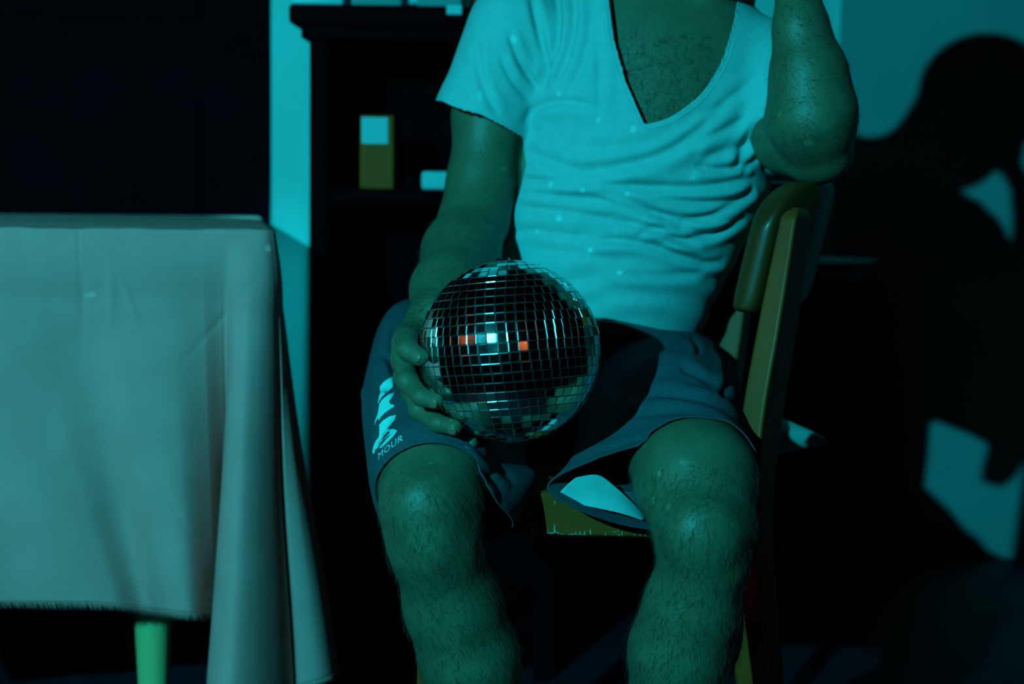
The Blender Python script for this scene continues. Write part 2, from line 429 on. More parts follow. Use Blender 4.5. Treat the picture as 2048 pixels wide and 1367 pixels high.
def path_bar(bm, pts, sizes, ang, rnd=.004, tip=False):
    pts = [np.array(p, float) for p in pts]
    P = cr(np.array(pts), np.linspace(0, 1, 40)); S = cr(np.array(sizes), np.linspace(0, 1, 40))
    if tip:
        add = []; ax_ = (P[-1] - P[-2]); ax_ /= np.linalg.norm(ax_)
        for q in np.linspace(0, 1, 9)[1:]:
            add.append((P[-1] + ax_ * .016 * q, S[-1] * np.array([math.sqrt(max(.13, 1 - q * q)), math.sqrt(max(.13, 1 - q * q))])))
        P = np.concatenate([P, [a[0] for a in add]]); S = np.concatenate([S, [a[1] for a in add]])
    rows = []
    for k, (c, s) in enumerate(zip(P, S)):
        ring = []
        for (qx, qy) in ((1, 1), (-1, 1), (-1, -1), (1, -1)):
            for m_ in range(4):
                th = math.atan2(qy, qx) - PI / 4 + m_ * PI / 6
                x = qx * (s[0] / 2 - rnd) + rnd * math.cos(th); y = qy * (s[1] / 2 - rnd) + rnd * math.sin(th)
                ring.append(bm.verts.new((c[0] + x * math.cos(ang) - y * math.sin(ang), c[1] + x * math.sin(ang) + y * math.cos(ang), c[2])))
        rows.append(ring)
    for k in range(len(rows) - 1):
        for i in range(16): bm.faces.new((rows[k][i], rows[k][(i + 1) % 16], rows[k + 1][(i + 1) % 16], rows[k + 1][i]))
    bm.faces.new(rows[0][::-1]); bm.faces.new(rows[-1])

def chair():
    x0, x1, y0, y1 = -.122, .296, 1.66, 2.08
    e = empty('chair', ((x0 + x1) / 2, (y0 + y1) / 2, 0), 'worn varnished wooden chair turned sideways with a curved backrest, under the seated person', 'chair')
    # seat slab with rolled edges
    bm = bmesh.new(); add_box(bm, (x0, y0, SEAT_Z - .054), (x1, y1, SEAT_Z)); bevel(bm, .005, 3)
    st = link_mesh('seat', bm_mesh('seat', bm), M['chair'], e, False)
    # chips along the apron's lower edge and on the seat edge
    vs = []; fs = []
    rr = random.Random(3)
    for k in range(84):
        px = rr.uniform(1084, 1135) if k >= 70 else rr.choice([rr.uniform(1045, 1120), rr.uniform(1060, 1310), rr.uniform(1060, 1310)])
        low = rr.random() < .7
        py = (1076 + (px - 1180) * .0175 - rr.uniform(0, 8)) if low else rr.uniform(995, 1070)
        c = W(px, py, y0 + .0008); a = rr.uniform(.0012, .0080) * (2.2 if px < 1120 and low else 1) * (1 if low else .45); b = rr.uniform(.0006, .0026) * (1.0 if low else .5)
        if rr.random() < .35 and low: a, b = b * .35, a * 1.1
        if not low:
            if rr.random() < .5: a, b = rr.uniform(.00025, .0004), rr.uniform(.002, .005)
            else: a, b = rr.uniform(.002, .006), rr.uniform(.0002, .0004)
        if k >= 70: py = 1074 - rr.uniform(0, 5); c = W(px, py, y0 + .0008); a = rr.uniform(.003, .007); b = rr.uniform(.0008, .0022)
        base = len(vs); n = 9
        for q in range(n):
            th = 2 * PI * q / n; r = rr.uniform(.6, 1.1)
            z = min(c[2] + b * r * math.sin(th), SEAT_Z - .006)
            vs.append((c[0] + a * r * math.cos(th), y0 - .0002, max(z, SEAT_Z - .0512)))
        for q in range(n): vs.append((vs[base + q][0], y0 + .0030, vs[base + q][2]))
        fs.append(tuple(range(base, base + n)))
        for q in range(n): fs.append((base + q, base + n + q, base + n + (q + 1) % n, base + (q + 1) % n))
    ch = link_mesh('paint_chips', np_mesh('paint_chips', vs, fs), M['chip'], e)
    ch['kind'] = 'stuff'
    # front legs
    for (y, nm) in ((y0 + .032, 0), (y1 - .032, 1)):
        bm = bmesh.new(); path_bar(bm, [(x0 + .016, y, 0), (x0 + .028, y, .22), (x0 + .032, y, SEAT_Z - .02)], [(.024, .024), (.030, .030), (.036, .036)], 0)
        link_mesh('leg', bm_mesh('leg', bm), M['chair'], e)
    # rear legs run up into the back posts
    A = math.radians(-33)
    near = [W(1548, 1500, 1.70), W(1530, 1300, 1.70), W(1506, 1040, 1.70), W(1524, 840, 1.72), W(1558, 640, 1.74), W(1592, 440, 1.76)]
    near[0][2] = 0; near[0][0] += .02
    far_off = np.array([.0, .40, 0])
    bm = bmesh.new(); path_bar(bm, near, [(.026, .030), (.028, .040), (.030, .060), (.029, .066), (.028, .064), (.021, .055)], A, tip=True)
    # rounded tip
    link_mesh('leg', bm_mesh('leg', bm), M['chair'], e, False)
    far = [W(1484, 1500, 2.03), W(1476, 1200, 2.03), W(1464, 1000, 2.03), W(1452, 800, 2.03), W(1474, 640, 2.04), W(1500, 440, 2.06)]
    far[0][2] = 0; far[0][0] += .02
    bm = bmesh.new(); path_bar(bm, far, [(.026, .030), (.03, .040), (.036, .05), (.034, .050), (.030, .046), (.02, .04)], math.radians(-24))
    link_mesh('leg', bm_mesh('leg', bm), M['chair'], e, False)
    # curved backrest board: arc in plan, leaning back, rounded ends and top
    nu, nz = 60, 26
    Nn, Aa, Ff = (.313, 1.765), (.412, 1.925), (.318, 2.075)
    plan = cr(np.array([Nn, (.380, 1.835), Aa, (.380, 2.01), Ff]), np.linspace(0, 1, nu))
    tang = np.gradient(plan, axis=0); tang /= np.linalg.norm(tang, axis=1)[:, None]
    nor = np.stack([tang[:, 1], -tang[:, 0]], 1)       # outward (to the back of the chair)
    zb, zt = .655, .822
    lean = .20
    bm = bmesh.new(); rows = []
    for i in range(nu):
        u = i / (nu - 1)
        endd = min(u, 1 - u)
        inset = 0
        top = zt - .055 * max(0, 1 - endd / .17) ** 2.2
        bot = zb + .010 * max(0, 1 - endd / .12) ** 2 + (.020 * u)
        th = .017 * math.sqrt(max(.02, 1 - max(0, 1 - endd / .05) ** 2)) + .002
        ring = []
        for k in range(nz):      # closed loop section: up the outside, over, down the inside
            ph = 2 * PI * k / nz
            cz, sz = math.cos(ph), math.sin(ph)
            q = abs(cz) ** .35 * (1 if cz > 0 else -1); s = abs(sz) ** .35 * (1 if sz > 0 else -1)
            z = (top + bot) / 2 + (top - bot) / 2 * s
            off = th * q
            l = lean * (z - .82)
            ring.append(bm.verts.new((plan[i, 0] + nor[i, 0] * off + l, plan[i, 1] + nor[i, 1] * off, z)))
        rows.append(ring)
    for i in range(nu - 1):
        for k in range(nz): bm.faces.new((rows[i][k], rows[i][(k + 1) % nz], rows[i + 1][(k + 1) % nz], rows[i + 1][k]))
    bm.faces.new(rows[0][::-1]); bm.faces.new(rows[-1])
    bmesh.ops.recalc_face_normals(bm, faces=bm.faces[:])
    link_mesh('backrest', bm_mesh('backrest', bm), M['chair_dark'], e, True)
chair()

# cushion behind the person on the seat, one corner poking out under the backrest
def cushion():
    cx, cy = .245, 2.0
    n = 40; V = []; Fc = []
    ang = math.radians(45); L = .128
    cen = W(1500, 905, 1.95)
    for side in (1, -1):
        for j in range(n + 1):
            for i in range(n + 1):
                u = i / n * 2 - 1; v = j / n * 2 - 1
                pin = 1 - .07 * (1 - abs(u) ** 2) * (abs(v) ** 3) - .07 * (1 - abs(v) ** 2) * abs(u) ** 3 * 0
                h = .050 * ((1 - abs(u) ** 2.2) * (1 - abs(v) ** 2.2)) ** .45 * side
                x = u * L * (1 - .10 * (1 - v * v) * 0.9); y = v * L * (1 - .10 * (1 - u * u))
                th = PI / 4 * 0 + ang
                xx = x * math.cos(th) - y * math.sin(th); yy = x * math.sin(th) + y * math.cos(th)
                V.append((.262 + xx, 1.93 + yy, SEAT_Z + .038 + h * .7 - .02 * max(0, xx / .17)))
    N = (n + 1) ** 2
    for s in (0, 1):
        for j in range(n):
            for i in range(n):
                a = s * N + j * (n + 1) + i
                f = (a, a + 1, a + n + 2, a + n + 1)
                Fc.append(f if s == 0 else f[::-1])
    me = np_mesh('cushion', V, Fc)
    bm = bmesh.new(); bm.from_mesh(me); bmesh.ops.remove_doubles(bm, verts=bm.verts, dist=.0005); bm.to_mesh(me); bm.free()
    tag(link_mesh('cushion', me, M['cushion'], None, True), 'white cushion on the chair seat, its corner poking out under the backrest', 'cushion')

# ------------------------------------------------------------------ implicit surfaces
class Field:
    def __init__(s, lo, hi, h):
        s.lo = np.array(lo, float); s.h = h
        s.n = np.ceil((np.array(hi) - s.lo) / h).astype(int) + 1
        s.v = np.full(tuple(s.n), .06, np.float32)
    def sub(s, a, b):
        i0 = np.maximum(0, np.floor((np.array(a) - s.lo) / s.h).astype(int)); i1 = np.minimum(s.n, np.ceil((np.array(b) - s.lo) / s.h).astype(int) + 1)
        if (i1 <= i0).any(): return None
        g = [(s.lo[k] + s.h * np.arange(i0[k], i1[k])).astype(np.float32) for k in range(3)]
        return tuple(slice(i0[k], i1[k]) for k in range(3)), g[0][:, None, None], g[1][None, :, None], g[2][None, None, :]
    def add(s, d, sl, k):
        a = s.v[sl]
        if k > 0:
            h = np.clip(.5 + .5 * (a - d) / k, 0, 1); s.v[sl] = a * (1 - h) + d * h - k * h * (1 - h)
        else: s.v[sl] = np.minimum(a, d)
    def cone(s, a, b, ra, rb, k=.015, sq=None, axis=None):
        """tapered capsule; sq > 1 flattens it along axis (default y)"""
        a = np.array(a, float); b = np.array(b, float); R = max(ra, rb) + k + .02
        q = s.sub(np.minimum(a, b) - R, np.maximum(a, b) + R)
        if q is None: return
        sl, X, Y, Z = q; ba = b - a; L2 = max(1e-9, float(ba @ ba))
        px, py, pz = X - a[0], Y - a[1], Z - a[2]
        t = np.clip((px * ba[0] + py * ba[1] + pz * ba[2]) / L2, 0, 1)
        qx, qy, qz = px - t * ba[0], py - t * ba[1], pz - t * ba[2]
        d2 = qx * qx + qy * qy + qz * qz
        r = ra + (rb - ra) * t
        if sq:
            ax = np.array(axis if axis is not None else (0, 1, 0), float); ax /= np.linalg.norm(ax)
            w_ = qx * ax[0] + qy * ax[1] + qz * ax[2]
            e2 = d2 + (sq * sq - 1) * w_ * w_
            d = (np.sqrt(e2) - r) * np.sqrt((d2 + 1e-8) / (e2 + 1e-8))
        else: d = np.sqrt(d2) - r
        s.add(d.astype(np.float32), sl, k)
    def chain(s, pts, k=.015, sq=None, axis=None):
        for p, q in zip(pts[:-1], pts[1:]): s.cone(p[0], q[0], p[1], q[1], k, sq, axis)
    def ell(s, c, r, k=.015, rot=None):
        c = np.array(c, float); r = np.array(r, float); R = r.max() + k + .02
        q = s.sub(c - R, c + R)
        if q is None: return
        sl, X, Y, Z = q; x, y, z = X - c[0], Y - c[1], Z - c[2]
        if rot is not None:
            m_ = np.array(rot); x, y, z = (m_[0, 0] * x + m_[1, 0] * y + m_[2, 0] * z, m_[0, 1] * x + m_[1, 1] * y + m_[2, 1] * z, m_[0, 2] * x + m_[1, 2] * y + m_[2, 2] * z)
        k0 = np.sqrt((x / r[0]) ** 2 + (y / r[1]) ** 2 + (z / r[2]) ** 2) + 1e-6
        k1 = np.sqrt((x / r[0] ** 2) ** 2 + (y / r[1] ** 2) ** 2 + (z / r[2] ** 2) ** 2) + 1e-6
        s.add((k0 * (k0 - 1) / k1).astype(np.float32), sl, k)
    def carve_ell(s, c, r, k=.006):
        c = np.array(c, float); r = np.array(r, float); R = r.max() + .02
        q = s.sub(c - R, c + R)
        if q is None: return
        sl, X, Y, Z = q; x, y, z = X - c[0], Y - c[1], Z - c[2]
        k0 = np.sqrt((x / r[0]) ** 2 + (y / r[1]) ** 2 + (z / r[2]) ** 2) + 1e-6
        k1 = np.sqrt((x / r[0] ** 2) ** 2 + (y / r[1] ** 2) ** 2 + (z / r[2] ** 2) ** 2) + 1e-6
        d = -(k0 * (k0 - 1) / k1); a = s.v[sl]
        h = np.clip(.5 - .5 * (a - d) / k, 0, 1); s.v[sl] = a * (1 - h) + d * h + k * h * (1 - h)
    def nets(s):
        v = s.v; ins = v < 0
        c = [ins[i:v.shape[0] - 1 + i, j:v.shape[1] - 1 + j, k:v.shape[2] - 1 + k] for i in (0, 1) for j in (0, 1) for k in (0, 1)]
        al = c[0].copy(); an = c[0].copy()
        for q in c[1:]: al &= q; an |= q
        act = an & ~al
        I = np.argwhere(act); N = len(I)
        idx = np.full(act.shape, -1, np.int32); idx[act] = np.arange(N)
        S = np.zeros((N, 3)); cnt = np.zeros(N)
        cor = [(i, j, k) for i in (0, 1) for j in (0, 1) for k in (0, 1)]
        for a in cor:
            for ax in range(3):
                if a[ax] == 1: continue
                b = list(a); b[ax] = 1
                va = v[I[:, 0] + a[0], I[:, 1] + a[1], I[:, 2] + a[2]]; vb = v[I[:, 0] + b[0], I[:, 1] + b[1], I[:, 2] + b[2]]
                cr_ = (va < 0) != (vb < 0)
                t = np.where(cr_, va / np.where(cr_, va - vb, 1), 0)
                p = np.tile(np.array(a, float), (N, 1)); p[:, ax] += t
                S[cr_] += p[cr_]; cnt += cr_
        V = s.lo + s.h * (I + S / cnt[:, None])
        Fs = []
        for ax in range(3):
            sl0 = [slice(None)] * 3; sl1 = [slice(None)] * 3; sl0[ax] = slice(0, -1); sl1[ax] = slice(1, None)
            a = ins[tuple(sl0)]; b = ins[tuple(sl1)]
            E = np.argwhere(a != b); u, w_ = [(1, 2), (2, 0), (0, 1)][ax]
            ok = (E[:, u] > 0) & (E[:, w_] > 0) & (E[:, u] < v.shape[u] - 1) & (E[:, w_] < v.shape[w_] - 1); E = E[ok]
            s_in = a[E[:, 0], E[:, 1], E[:, 2]]
            def g(du, dw):
                q = E.copy(); q[:, u] -= du; q[:, w_] -= dw; return idx[q[:, 0], q[:, 1], q[:, 2]]
            q = np.stack([g(1, 1), g(0, 1), g(0, 0), g(1, 0)], 1)
            q[~s_in] = q[~s_in][:, ::-1]
            Fs.append(q)
        return V, np.concatenate(Fs)

def fast_mesh(name, V, Fq):
    me = bpy.data.meshes.new(name)
    me.vertices.add(len(V)); me.vertices.foreach_set('co', np.ascontiguousarray(V, np.float32).ravel())
    me.loops.add(len(Fq) * 4); me.loops.foreach_set('vertex_index', np.ascontiguousarray(Fq, np.int32).ravel())
    me.polygons.add(len(Fq)); me.polygons.foreach_set('loop_start', np.arange(0, len(Fq) * 4, 4, dtype=np.int32)); me.polygons.foreach_set('loop_total', np.full(len(Fq), 4, np.int32))
    me.update(calc_edges=True); me.validate()
    return me
def vnormals(V, Fq):
    a, b, c, d = (V[Fq[:, k]] for k in range(4)); n = np.cross(c - a, d - b); N = np.zeros_like(V)
    for k in range(4): np.add.at(N, Fq[:, k], n)
    return N / (np.linalg.norm(N, axis=1)[:, None] + 1e-12)
def relax(V, Fq, it=2, lam=.5):
    for _ in range(it):
        S = np.zeros_like(V); C = np.zeros(len(V))
        for a, b in ((0, 1), (1, 2), (2, 3), (3, 0)):
            np.add.at(S, Fq[:, a], V[Fq[:, b]]); np.add.at(S, Fq[:, b], V[Fq[:, a]]); np.add.at(C, Fq[:, a], 1); np.add.at(C, Fq[:, b], 1)
        m_ = C > 0; V[m_] += lam * (S[m_] / C[m_][:, None] - V[m_])
    return V
def compact(V, Fq):
    used = np.unique(Fq); mp = np.full(len(V), -1); mp[used] = np.arange(len(used)); return V[used], mp[Fq]
def seg_dist(P, poly):
    """signed distance (sign: side of the nearest segment) and the nearest point"""
    best = np.full(len(P), 1e9); sg = np.zeros(len(P)); near = np.zeros((len(P), 2)); tt = np.zeros(len(P)); n = len(poly) - 1
    for i in range(n):
        a = np.array(poly[i], float); b = np.array(poly[i + 1], float); ab = b - a
        t = np.clip(((P - a) @ ab) / (ab @ ab), 0, 1); q = a + t[:, None] * ab; r = P - q; d = np.hypot(r[:, 0], r[:, 1]); m_ = d < best
        best[m_] = d[m_]; near[m_] = q[m_]; sg[m_] = np.sign(ab[0] * r[m_, 1] - ab[1] * r[m_, 0]); tt[m_] = (i + t[m_]) / n
    return best, sg, near, tt
def in_poly(P, poly):
    x, y = P[:, 0], P[:, 1]; ins = np.zeros(len(P), bool); n = len(poly)
    for i in range(n):
        x1, y1 = poly[i]; x2, y2 = poly[(i + 1) % n]
        c = ((y1 > y) != (y2 > y)) & (x < (x2 - x1) * (y - y1) / ((y2 - y1) or 1e-9) + x1); ins ^= c
    return ins
def smooth_poly(pts, n=60): return [tuple(p) for p in cr(np.array(pts, float), np.linspace(0, 1, n))]
def folds(V, N, fl, front_only=True):
    x, y = to_px(V); P = np.stack([x, y], 1)
    wt = np.clip(-N[:, 1] * 3 + .6, 0, 1) if front_only else np.ones(len(V))
    D = np.zeros(len(V))
    for (pts, A, wd) in fl:
        pl = smooth_poly(pts, max(12, len(pts) * 6)); lo = np.min(pl, 0) - wd * 5; hi = np.max(pl, 0) + wd * 5
        m_ = (P[:, 0] > lo[0]) & (P[:, 0] < hi[0]) & (P[:, 1] > lo[1]) & (P[:, 1] < hi[1]) & (wt > 0)
        if not m_.any(): continue
        d, s, _, t = seg_dist(P[m_], pl)
        taper = np.clip(np.minimum(t, 1 - t) * 5, 0, 1) ** .7; taper = np.where((t <= 0) | (t >= 1), 0.0, taper)
        sd = d * s
        prof = -np.exp(-(d / wd) ** 2) + .75 * np.exp(-((sd - 1.9 * wd) / (1.5 * wd)) ** 2) + .35 * np.exp(-((sd + 1.9 * wd) / (1.6 * wd)) ** 2)
        D[m_] += A * taper * prof
    return V + N * (D * wt)[:, None]

# ------------------------------------------------------------------ the disco ball
BC = W(1019, 702, 1.60); BR = .1035
def disco_ball():
    e = empty('disco_ball', tuple(BC), 'mirror ball of small square facets resting on the thigh of the seated person', 'disco ball')
    bm = bmesh.new(); bmesh.ops.create_uvsphere(bm, u_segments=64, v_segments=32, radius=BR - .0022, matrix=Matrix.Translation(Vector(BC)))
    link_mesh('core', bm_mesh('core', bm), M['grout'], e, True)
    # ball axes: pole tilted
    view = (CAMP - BC); view /= np.linalg.norm(view)
    roll = math.radians(5)
    pole = np.array([-math.sin(roll), 0, math.cos(roll)]); pole -= view * (pole @ view) * .93; pole /= np.linalg.norm(pole)
    ex = view - pole * (view @ pole); ex /= np.linalg.norm(ex)       # azimuth 0 faces the camera
    ey = np.cross(pole, ex)
    wt = .01085; rows = 30; dphi = PI / rows
    vs = []; fs = []; mi = []
    rr = random.Random(5)
    az0 = math.radians(-9.5)     # azimuth of the column that catches the light
    for r in range(rows):
        phi = -PI / 2 + (r + .5) * dphi
        c = math.cos(phi); n = max(3, int(round(2 * PI * BR * c / wt)))
        for k in range(n):
            az = az0 * (1 if abs(phi) < 1.2 else 0) - math.radians(3.2) * math.sin(phi * 1.3) + 2 * PI * k / n + .012 * rr.uniform(-1, 1) / max(.3, c) * .3
            nrm = ex * (math.cos(az) * c) + ey * (math.sin(az) * c) + pole * math.sin(phi)
            tx = -ex * math.sin(az) + ey * math.cos(az); ty = np.cross(nrm, tx)
            j1, j2 = rr.gauss(0, .010), rr.gauss(0, .010)
            nn = nrm + tx * j1 + ty * j2; nn /= np.linalg.norm(nn); tx = tx - nn * (tx @ nn); tx /= np.linalg.norm(tx); ty = np.cross(nn, tx)
            w2 = min(BR * c * 2 * PI / n, wt * 1.08) / 2 - .00018; h2 = BR * dphi / 2 - .00018
            cen = BC + nrm * BR
            wtop = (w2, h2)
            b = len(vs); rad = .00070; seg = 3
            rings = []
            for q in range(seg + 1):
                th = q / seg * PI / 2
                ins = rad * (1 - math.sin(th)); dn = rad * (1 - math.cos(th))
                rings.append((ins, dn))
            rings = [(rad - rad * math.sin(q / seg * PI / 2), rad - rad * math.cos(q / seg * PI / 2)) for q in range(seg + 1)]
            rings.append((0, .0030))
            for (ins, dn) in rings:
                for (sx, sy) in ((-1, -1), (1, -1), (1, 1), (-1, 1)):
                    vs.append(cen + tx * sx * (w2 - ins) + ty * sy * (h2 - ins) - nn * dn)
            fs.append((b, b + 1, b + 2, b + 3)); mi.append(0)
            for q in range(len(rings) - 1):
                for s in range(4):
                    a = b + q * 4
                    fs.append((a + s, a + 4 + s, a + 4 + (s + 1) % 4, a + (s + 1) % 4)); mi.append(1)
    me = np_mesh('mirror_facets', vs, fs); o = link_mesh('mirror_facets', me, [M['mirror'], M['mirror_edge']], e)
    me.polygons.foreach_set('material_index', mi)
    # metal cap with hanging ring at the upper pole, turned away behind the crown
    bm = bmesh.new(); pc = BC + pole * BR
    rotm = Vector((0, 0, 1)).rotation_difference(Vector(pole)).to_matrix().to_4x4()
    bmesh.ops.create_cone(bm, cap_ends=True, segments=24, radius1=.009, radius2=.007, depth=.004, matrix=Matrix.Translation(Vector(pc)) @ rotm)
    link_mesh('cap', bm_mesh('cap', bm), M['mirror_edge'], e)
disco_ball()

# ------------------------------------------------------------------ the person
def push(p, r):
    """keep a joint of radius r outside the ball"""
    p = np.array(p, float); q = p - BC; d = np.linalg.norm(q)
    return BC + q / d * max(d, BR + r + .0005)
def onball(px, py, r, d0):
    p = W(px, py, d0); q = p - BC; return BC + q / np.linalg.norm(q) * (BR + r + .0003)

TD = 1.98
def torso_chain(grow=0.0):
    S = []
    for (cx, y, a) in ((1190, 740, .118), (1188, 640, .127), (1214, 520, .140), (1250, 410, .153), (1288, 310, .160), (1302, 210, .160), (1300, 120, .140)):
        S.append((W(cx, y, TD + .005), a + grow))
    return S
WR = W(866, 640, 1.665)
ARM_R = [(W(1022, 80, 1.975), .054), (W(980, 230, 1.965), .0485), (W(962, 370, 1.94), .044), (W(948, 440, 1.915), .0435), (W(922, 505, 1.86), .0485), (W(890, 580, 1.75), .040), (WR, .0285)]
ARM_L = [(W(1532, 128, 1.95), .052), (W(1580, 270, 1.885), .0475), (W(1628, 300, 1.83), .044)]
FOREARM_L = [(W(1650, 306, 1.805), .0345), (W(1624, 235, 1.79), .0545), (W(1617, 150, 1.79), .0455), (W(1602, 60, 1.795), .032), (W(1592, -30, 1.81), .0265)]

def head_prims(f):
    c = W(1530, -165, 1.93)
    th = math.radians(42)
    R = np.array([[math.cos(th), 0, math.sin(th)], [0, 1, 0], [-math.sin(th), 0, math.cos(th)]])
    L = lambda x, y, z: c + R @ np.array([x, y, z])
    f.ell(L(0, .015, .025), (.075, .095, .095), .02, R)
    f.ell(L(0, -.012, -.045), (.058, .070, .072), .03, R)                      # jaw
    f.ell(L(0, -.058, -.088), (.026, .022, .020), .02, R)                      # chin
    f.cone(L(0, -.088, .020), L(0, -.108, -.018), .008, .012, .012)            # nose
    f.cone(L(-.035, -.076, .032), L(.035, -.076, .032), .010, .010, .012)      # brow
    for s in (-1, 1):
        f.ell(L(s * .032, -.070, .014), (.014, .010, .009), .006, R)           # eyes
        f.ell(L(s * .078, .012, .0), (.010, .020, .032), .006, R)              # ears
        f.ell(L(s * .042, -.055, -.015), (.022, .02, .018), .02, R)
    f.ell(L(0, -.082, -.050), (.024, .009, .006), .006, R)                     # lips
    f.ell(L(0, -.079, -.062), (.020, .009, .006), .006, R)
    return c, R, L

def hand_right(f):
    P = {}
    def fin(name, pts, rad, k=.004):
        q = [push(W(*p), r) for p, r in zip(pts, rad)]
        q[-1] = onball(pts[-1][0], pts[-1][1], rad[-1], pts[-1][2])
        f.chain(list(zip(q, rad)), k)
        P[name] = q
    kn = [(805, 716, 1.605), (812, 752, 1.615), (826, 784, 1.635), (846, 808, 1.655)]
    fin('index', [kn[0], (818, 766, 1.575), (842, 793, 1.550), (866, 806, 1.535)], (.0125, .0115, .0102, .0088))
    fin('middle', [kn[1], (842, 822, 1.590), (876, 846, 1.560), (906, 858, 1.545)], (.0125, .0115, .0102, .0088))
    fin('ring', [kn[2], (868, 848, 1.625), (912, 874, 1.60), (942, 884, 1.575)], (.012, .0108, .0096, .0082))
    fin('little', [kn[3], (888, 862, 1.66), (925, 882, 1.65), (950, 892, 1.635)], (.011, .0095, .0085, .0072))
    fin('thumb', [(845, 668, 1.635), (812, 676, 1.590), (816, 700, 1.555), (832, 714, 1.540)], (.0165, .0125, .0118, .0100))
    for kx, r in zip(kn, (.0125, .013, .0125, .0115)):
        f.cone(push(WR + (0, 0, 0), .02), push(W(*kx), r), .018, r, .010)
    f.cone(WR, push(W(838, 690, 1.63), .016), .0255, .017, .012)
    f.cone(push(W(826, 690, 1.62), .016), push(W(832, 745, 1.645), .015), .016, .015, .012)
    # knuckle bumps
    for n in ('index', 'middle', 'ring'):
        f.ell(P[n][1] + np.array([-.003, -.002, .003]), (.0105, .0105, .0105), .006)
    return P
def hand_left(f):
    w_ = FOREARM_L[-1][0]
    palm = w_ + np.array([-.02, .03, .055])
    f.cone(w_, palm, .026, .024, .012, 1.7, (.8, -.5, 0))
    for k, (dx, dy, dz) in enumerate(((-.055, -.005, .065), (-.05, .02, .078), (-.043, .045, .078), (-.03, .065, .066))):
        b = palm + np.array([-.006 + .0, (k - 1.5) * .018 + .01, .022]); m1 = b + np.array([dx, dy * .5, dz]) * .45; tip = b + np.array([dx * 1.5, dy, dz * .75])
        f.chain([(palm, .014), (b, .011), (m1, .0095), (tip, .008)], .006)
    t0 = palm + np.array([.0, -.02, -.02]); f.chain([(t0, .014), (t0 + (-.025, -.018, .02), .012), (t0 + (-.048, -.012, .028), .010)], .006)

def build_body_field(f):
    # torso
    f.chain(torso_chain(), .03, 1.52)
    f.cone(W(1215, 150, TD - .03), W(1215, 175, TD - .035), .069, .066, .04, 1.5)       # chest muscles
    f.cone(W(1400, 165, TD - .03), W(1400, 190, TD - .035), .072, .070, .04, 1.5)
    f.cone(W(1210, 560, TD - .02), W(1200, 610, TD - .02), .085, .08, .04, 1.1)          # belly
    f.cone(W(1085, 790, 2.0), W(1295, 790, 2.0), .088, .088, .03)                          # hips
    f.cone(W(1345, 100, 1.985), W(1040, 95, 1.985), .046, .048, .04)
    f.cone(W(1345, 78, 1.985), W(1520, 132, 1.96), .050, .045, .04)
    f.cone(W(1375, 60, 2.0), W(1480, -110, 1.965), .058, .055, .03)
    f.cone(W(1365, 40, 1.935), W(1455, -60, 1.925), .014, .012, .02)                       # throat tendons
    f.cone(W(1330, 75, 1.925), W(1215, 40, 1.925), .010, .010, .02)                        # collar bones
    f.cone(W(1355, 78, 1.925), W(1470, 95, 1.92), .010, .010, .02)
    # arms
    f.chain(ARM_R, .02); f.chain(ARM_L, .02); f.chain(FOREARM_L, .018)
    f.cone(W(930, 520, 1.83), W(905, 580, 1.74), .036, .030, .02)
    # thighs and legs
    hipR, hipL = W(965, 815, 1.98), W(1292, 815, 1.98)
    f.chain([(hipR, .086), (W(885, 838, 1.77), .074), (W(866, 950, 1.60), .061), (W(862, 1012, 1.545), .0535)], .02)
    f.chain([(W(862, 1012, 1.545), .0535), (W(868, 1085, 1.535), .0475), (W(906, 1210, 1.565), .0525), (W(938, 1310, 1.58), .0545), (W(985, 1470, 1.60), .044), (W(1040, 1700, 1.62), .032)], .02)
    f.ell(W(850, 1020, 1.50), (.032, .022, .036), .025)                                   # knee cap
    f.ell(W(862, 1092, 1.495), (.016, .012, .022), .02)
    f.chain([(hipL, .088), (W(1345, 838, 1.77), .078), (W(1392, 960, 1.60), .067), (W(1408, 1060, 1.545), .0535)], .02)
    f.chain([(W(1408, 1060, 1.545), .0535), (W(1408, 1125, 1.54), .0445), (W(1386, 1210, 1.56), .052), (W(1360, 1300, 1.575), .0555), (W(1335, 1430, 1.59), .047), (W(1290, 1700, 1.62), .032)], .02)
    f.ell(W(1405, 1068, 1.50), (.034, .022, .036), .025)
    f.ell(W(1445, 1250, 1.60), (.024, .03, .055), .02)                                    # outer calf
    for (ax_, s) in ((1040, -1), (1290, 1)):
        a = W(ax_, 1700, 1.62); x, y = a[0], a[1]
        f.cone(a, (x, y + .02, .035), .032, .030, .015)
        f.cone((x, y + .02, .034), (x + s * .01, y - .12, .034), .034, .030, .02)
        for k in range(5):
            f.cone((x + s * .01 + (k - 2) * .015, y - .125, .026), (x + s * .012 + (k - 2) * .0165, y - .165 + abs(k - 2 + s) * .005, .018), .012, .010, .004)
    head_prims(f)
    hand_left(f)

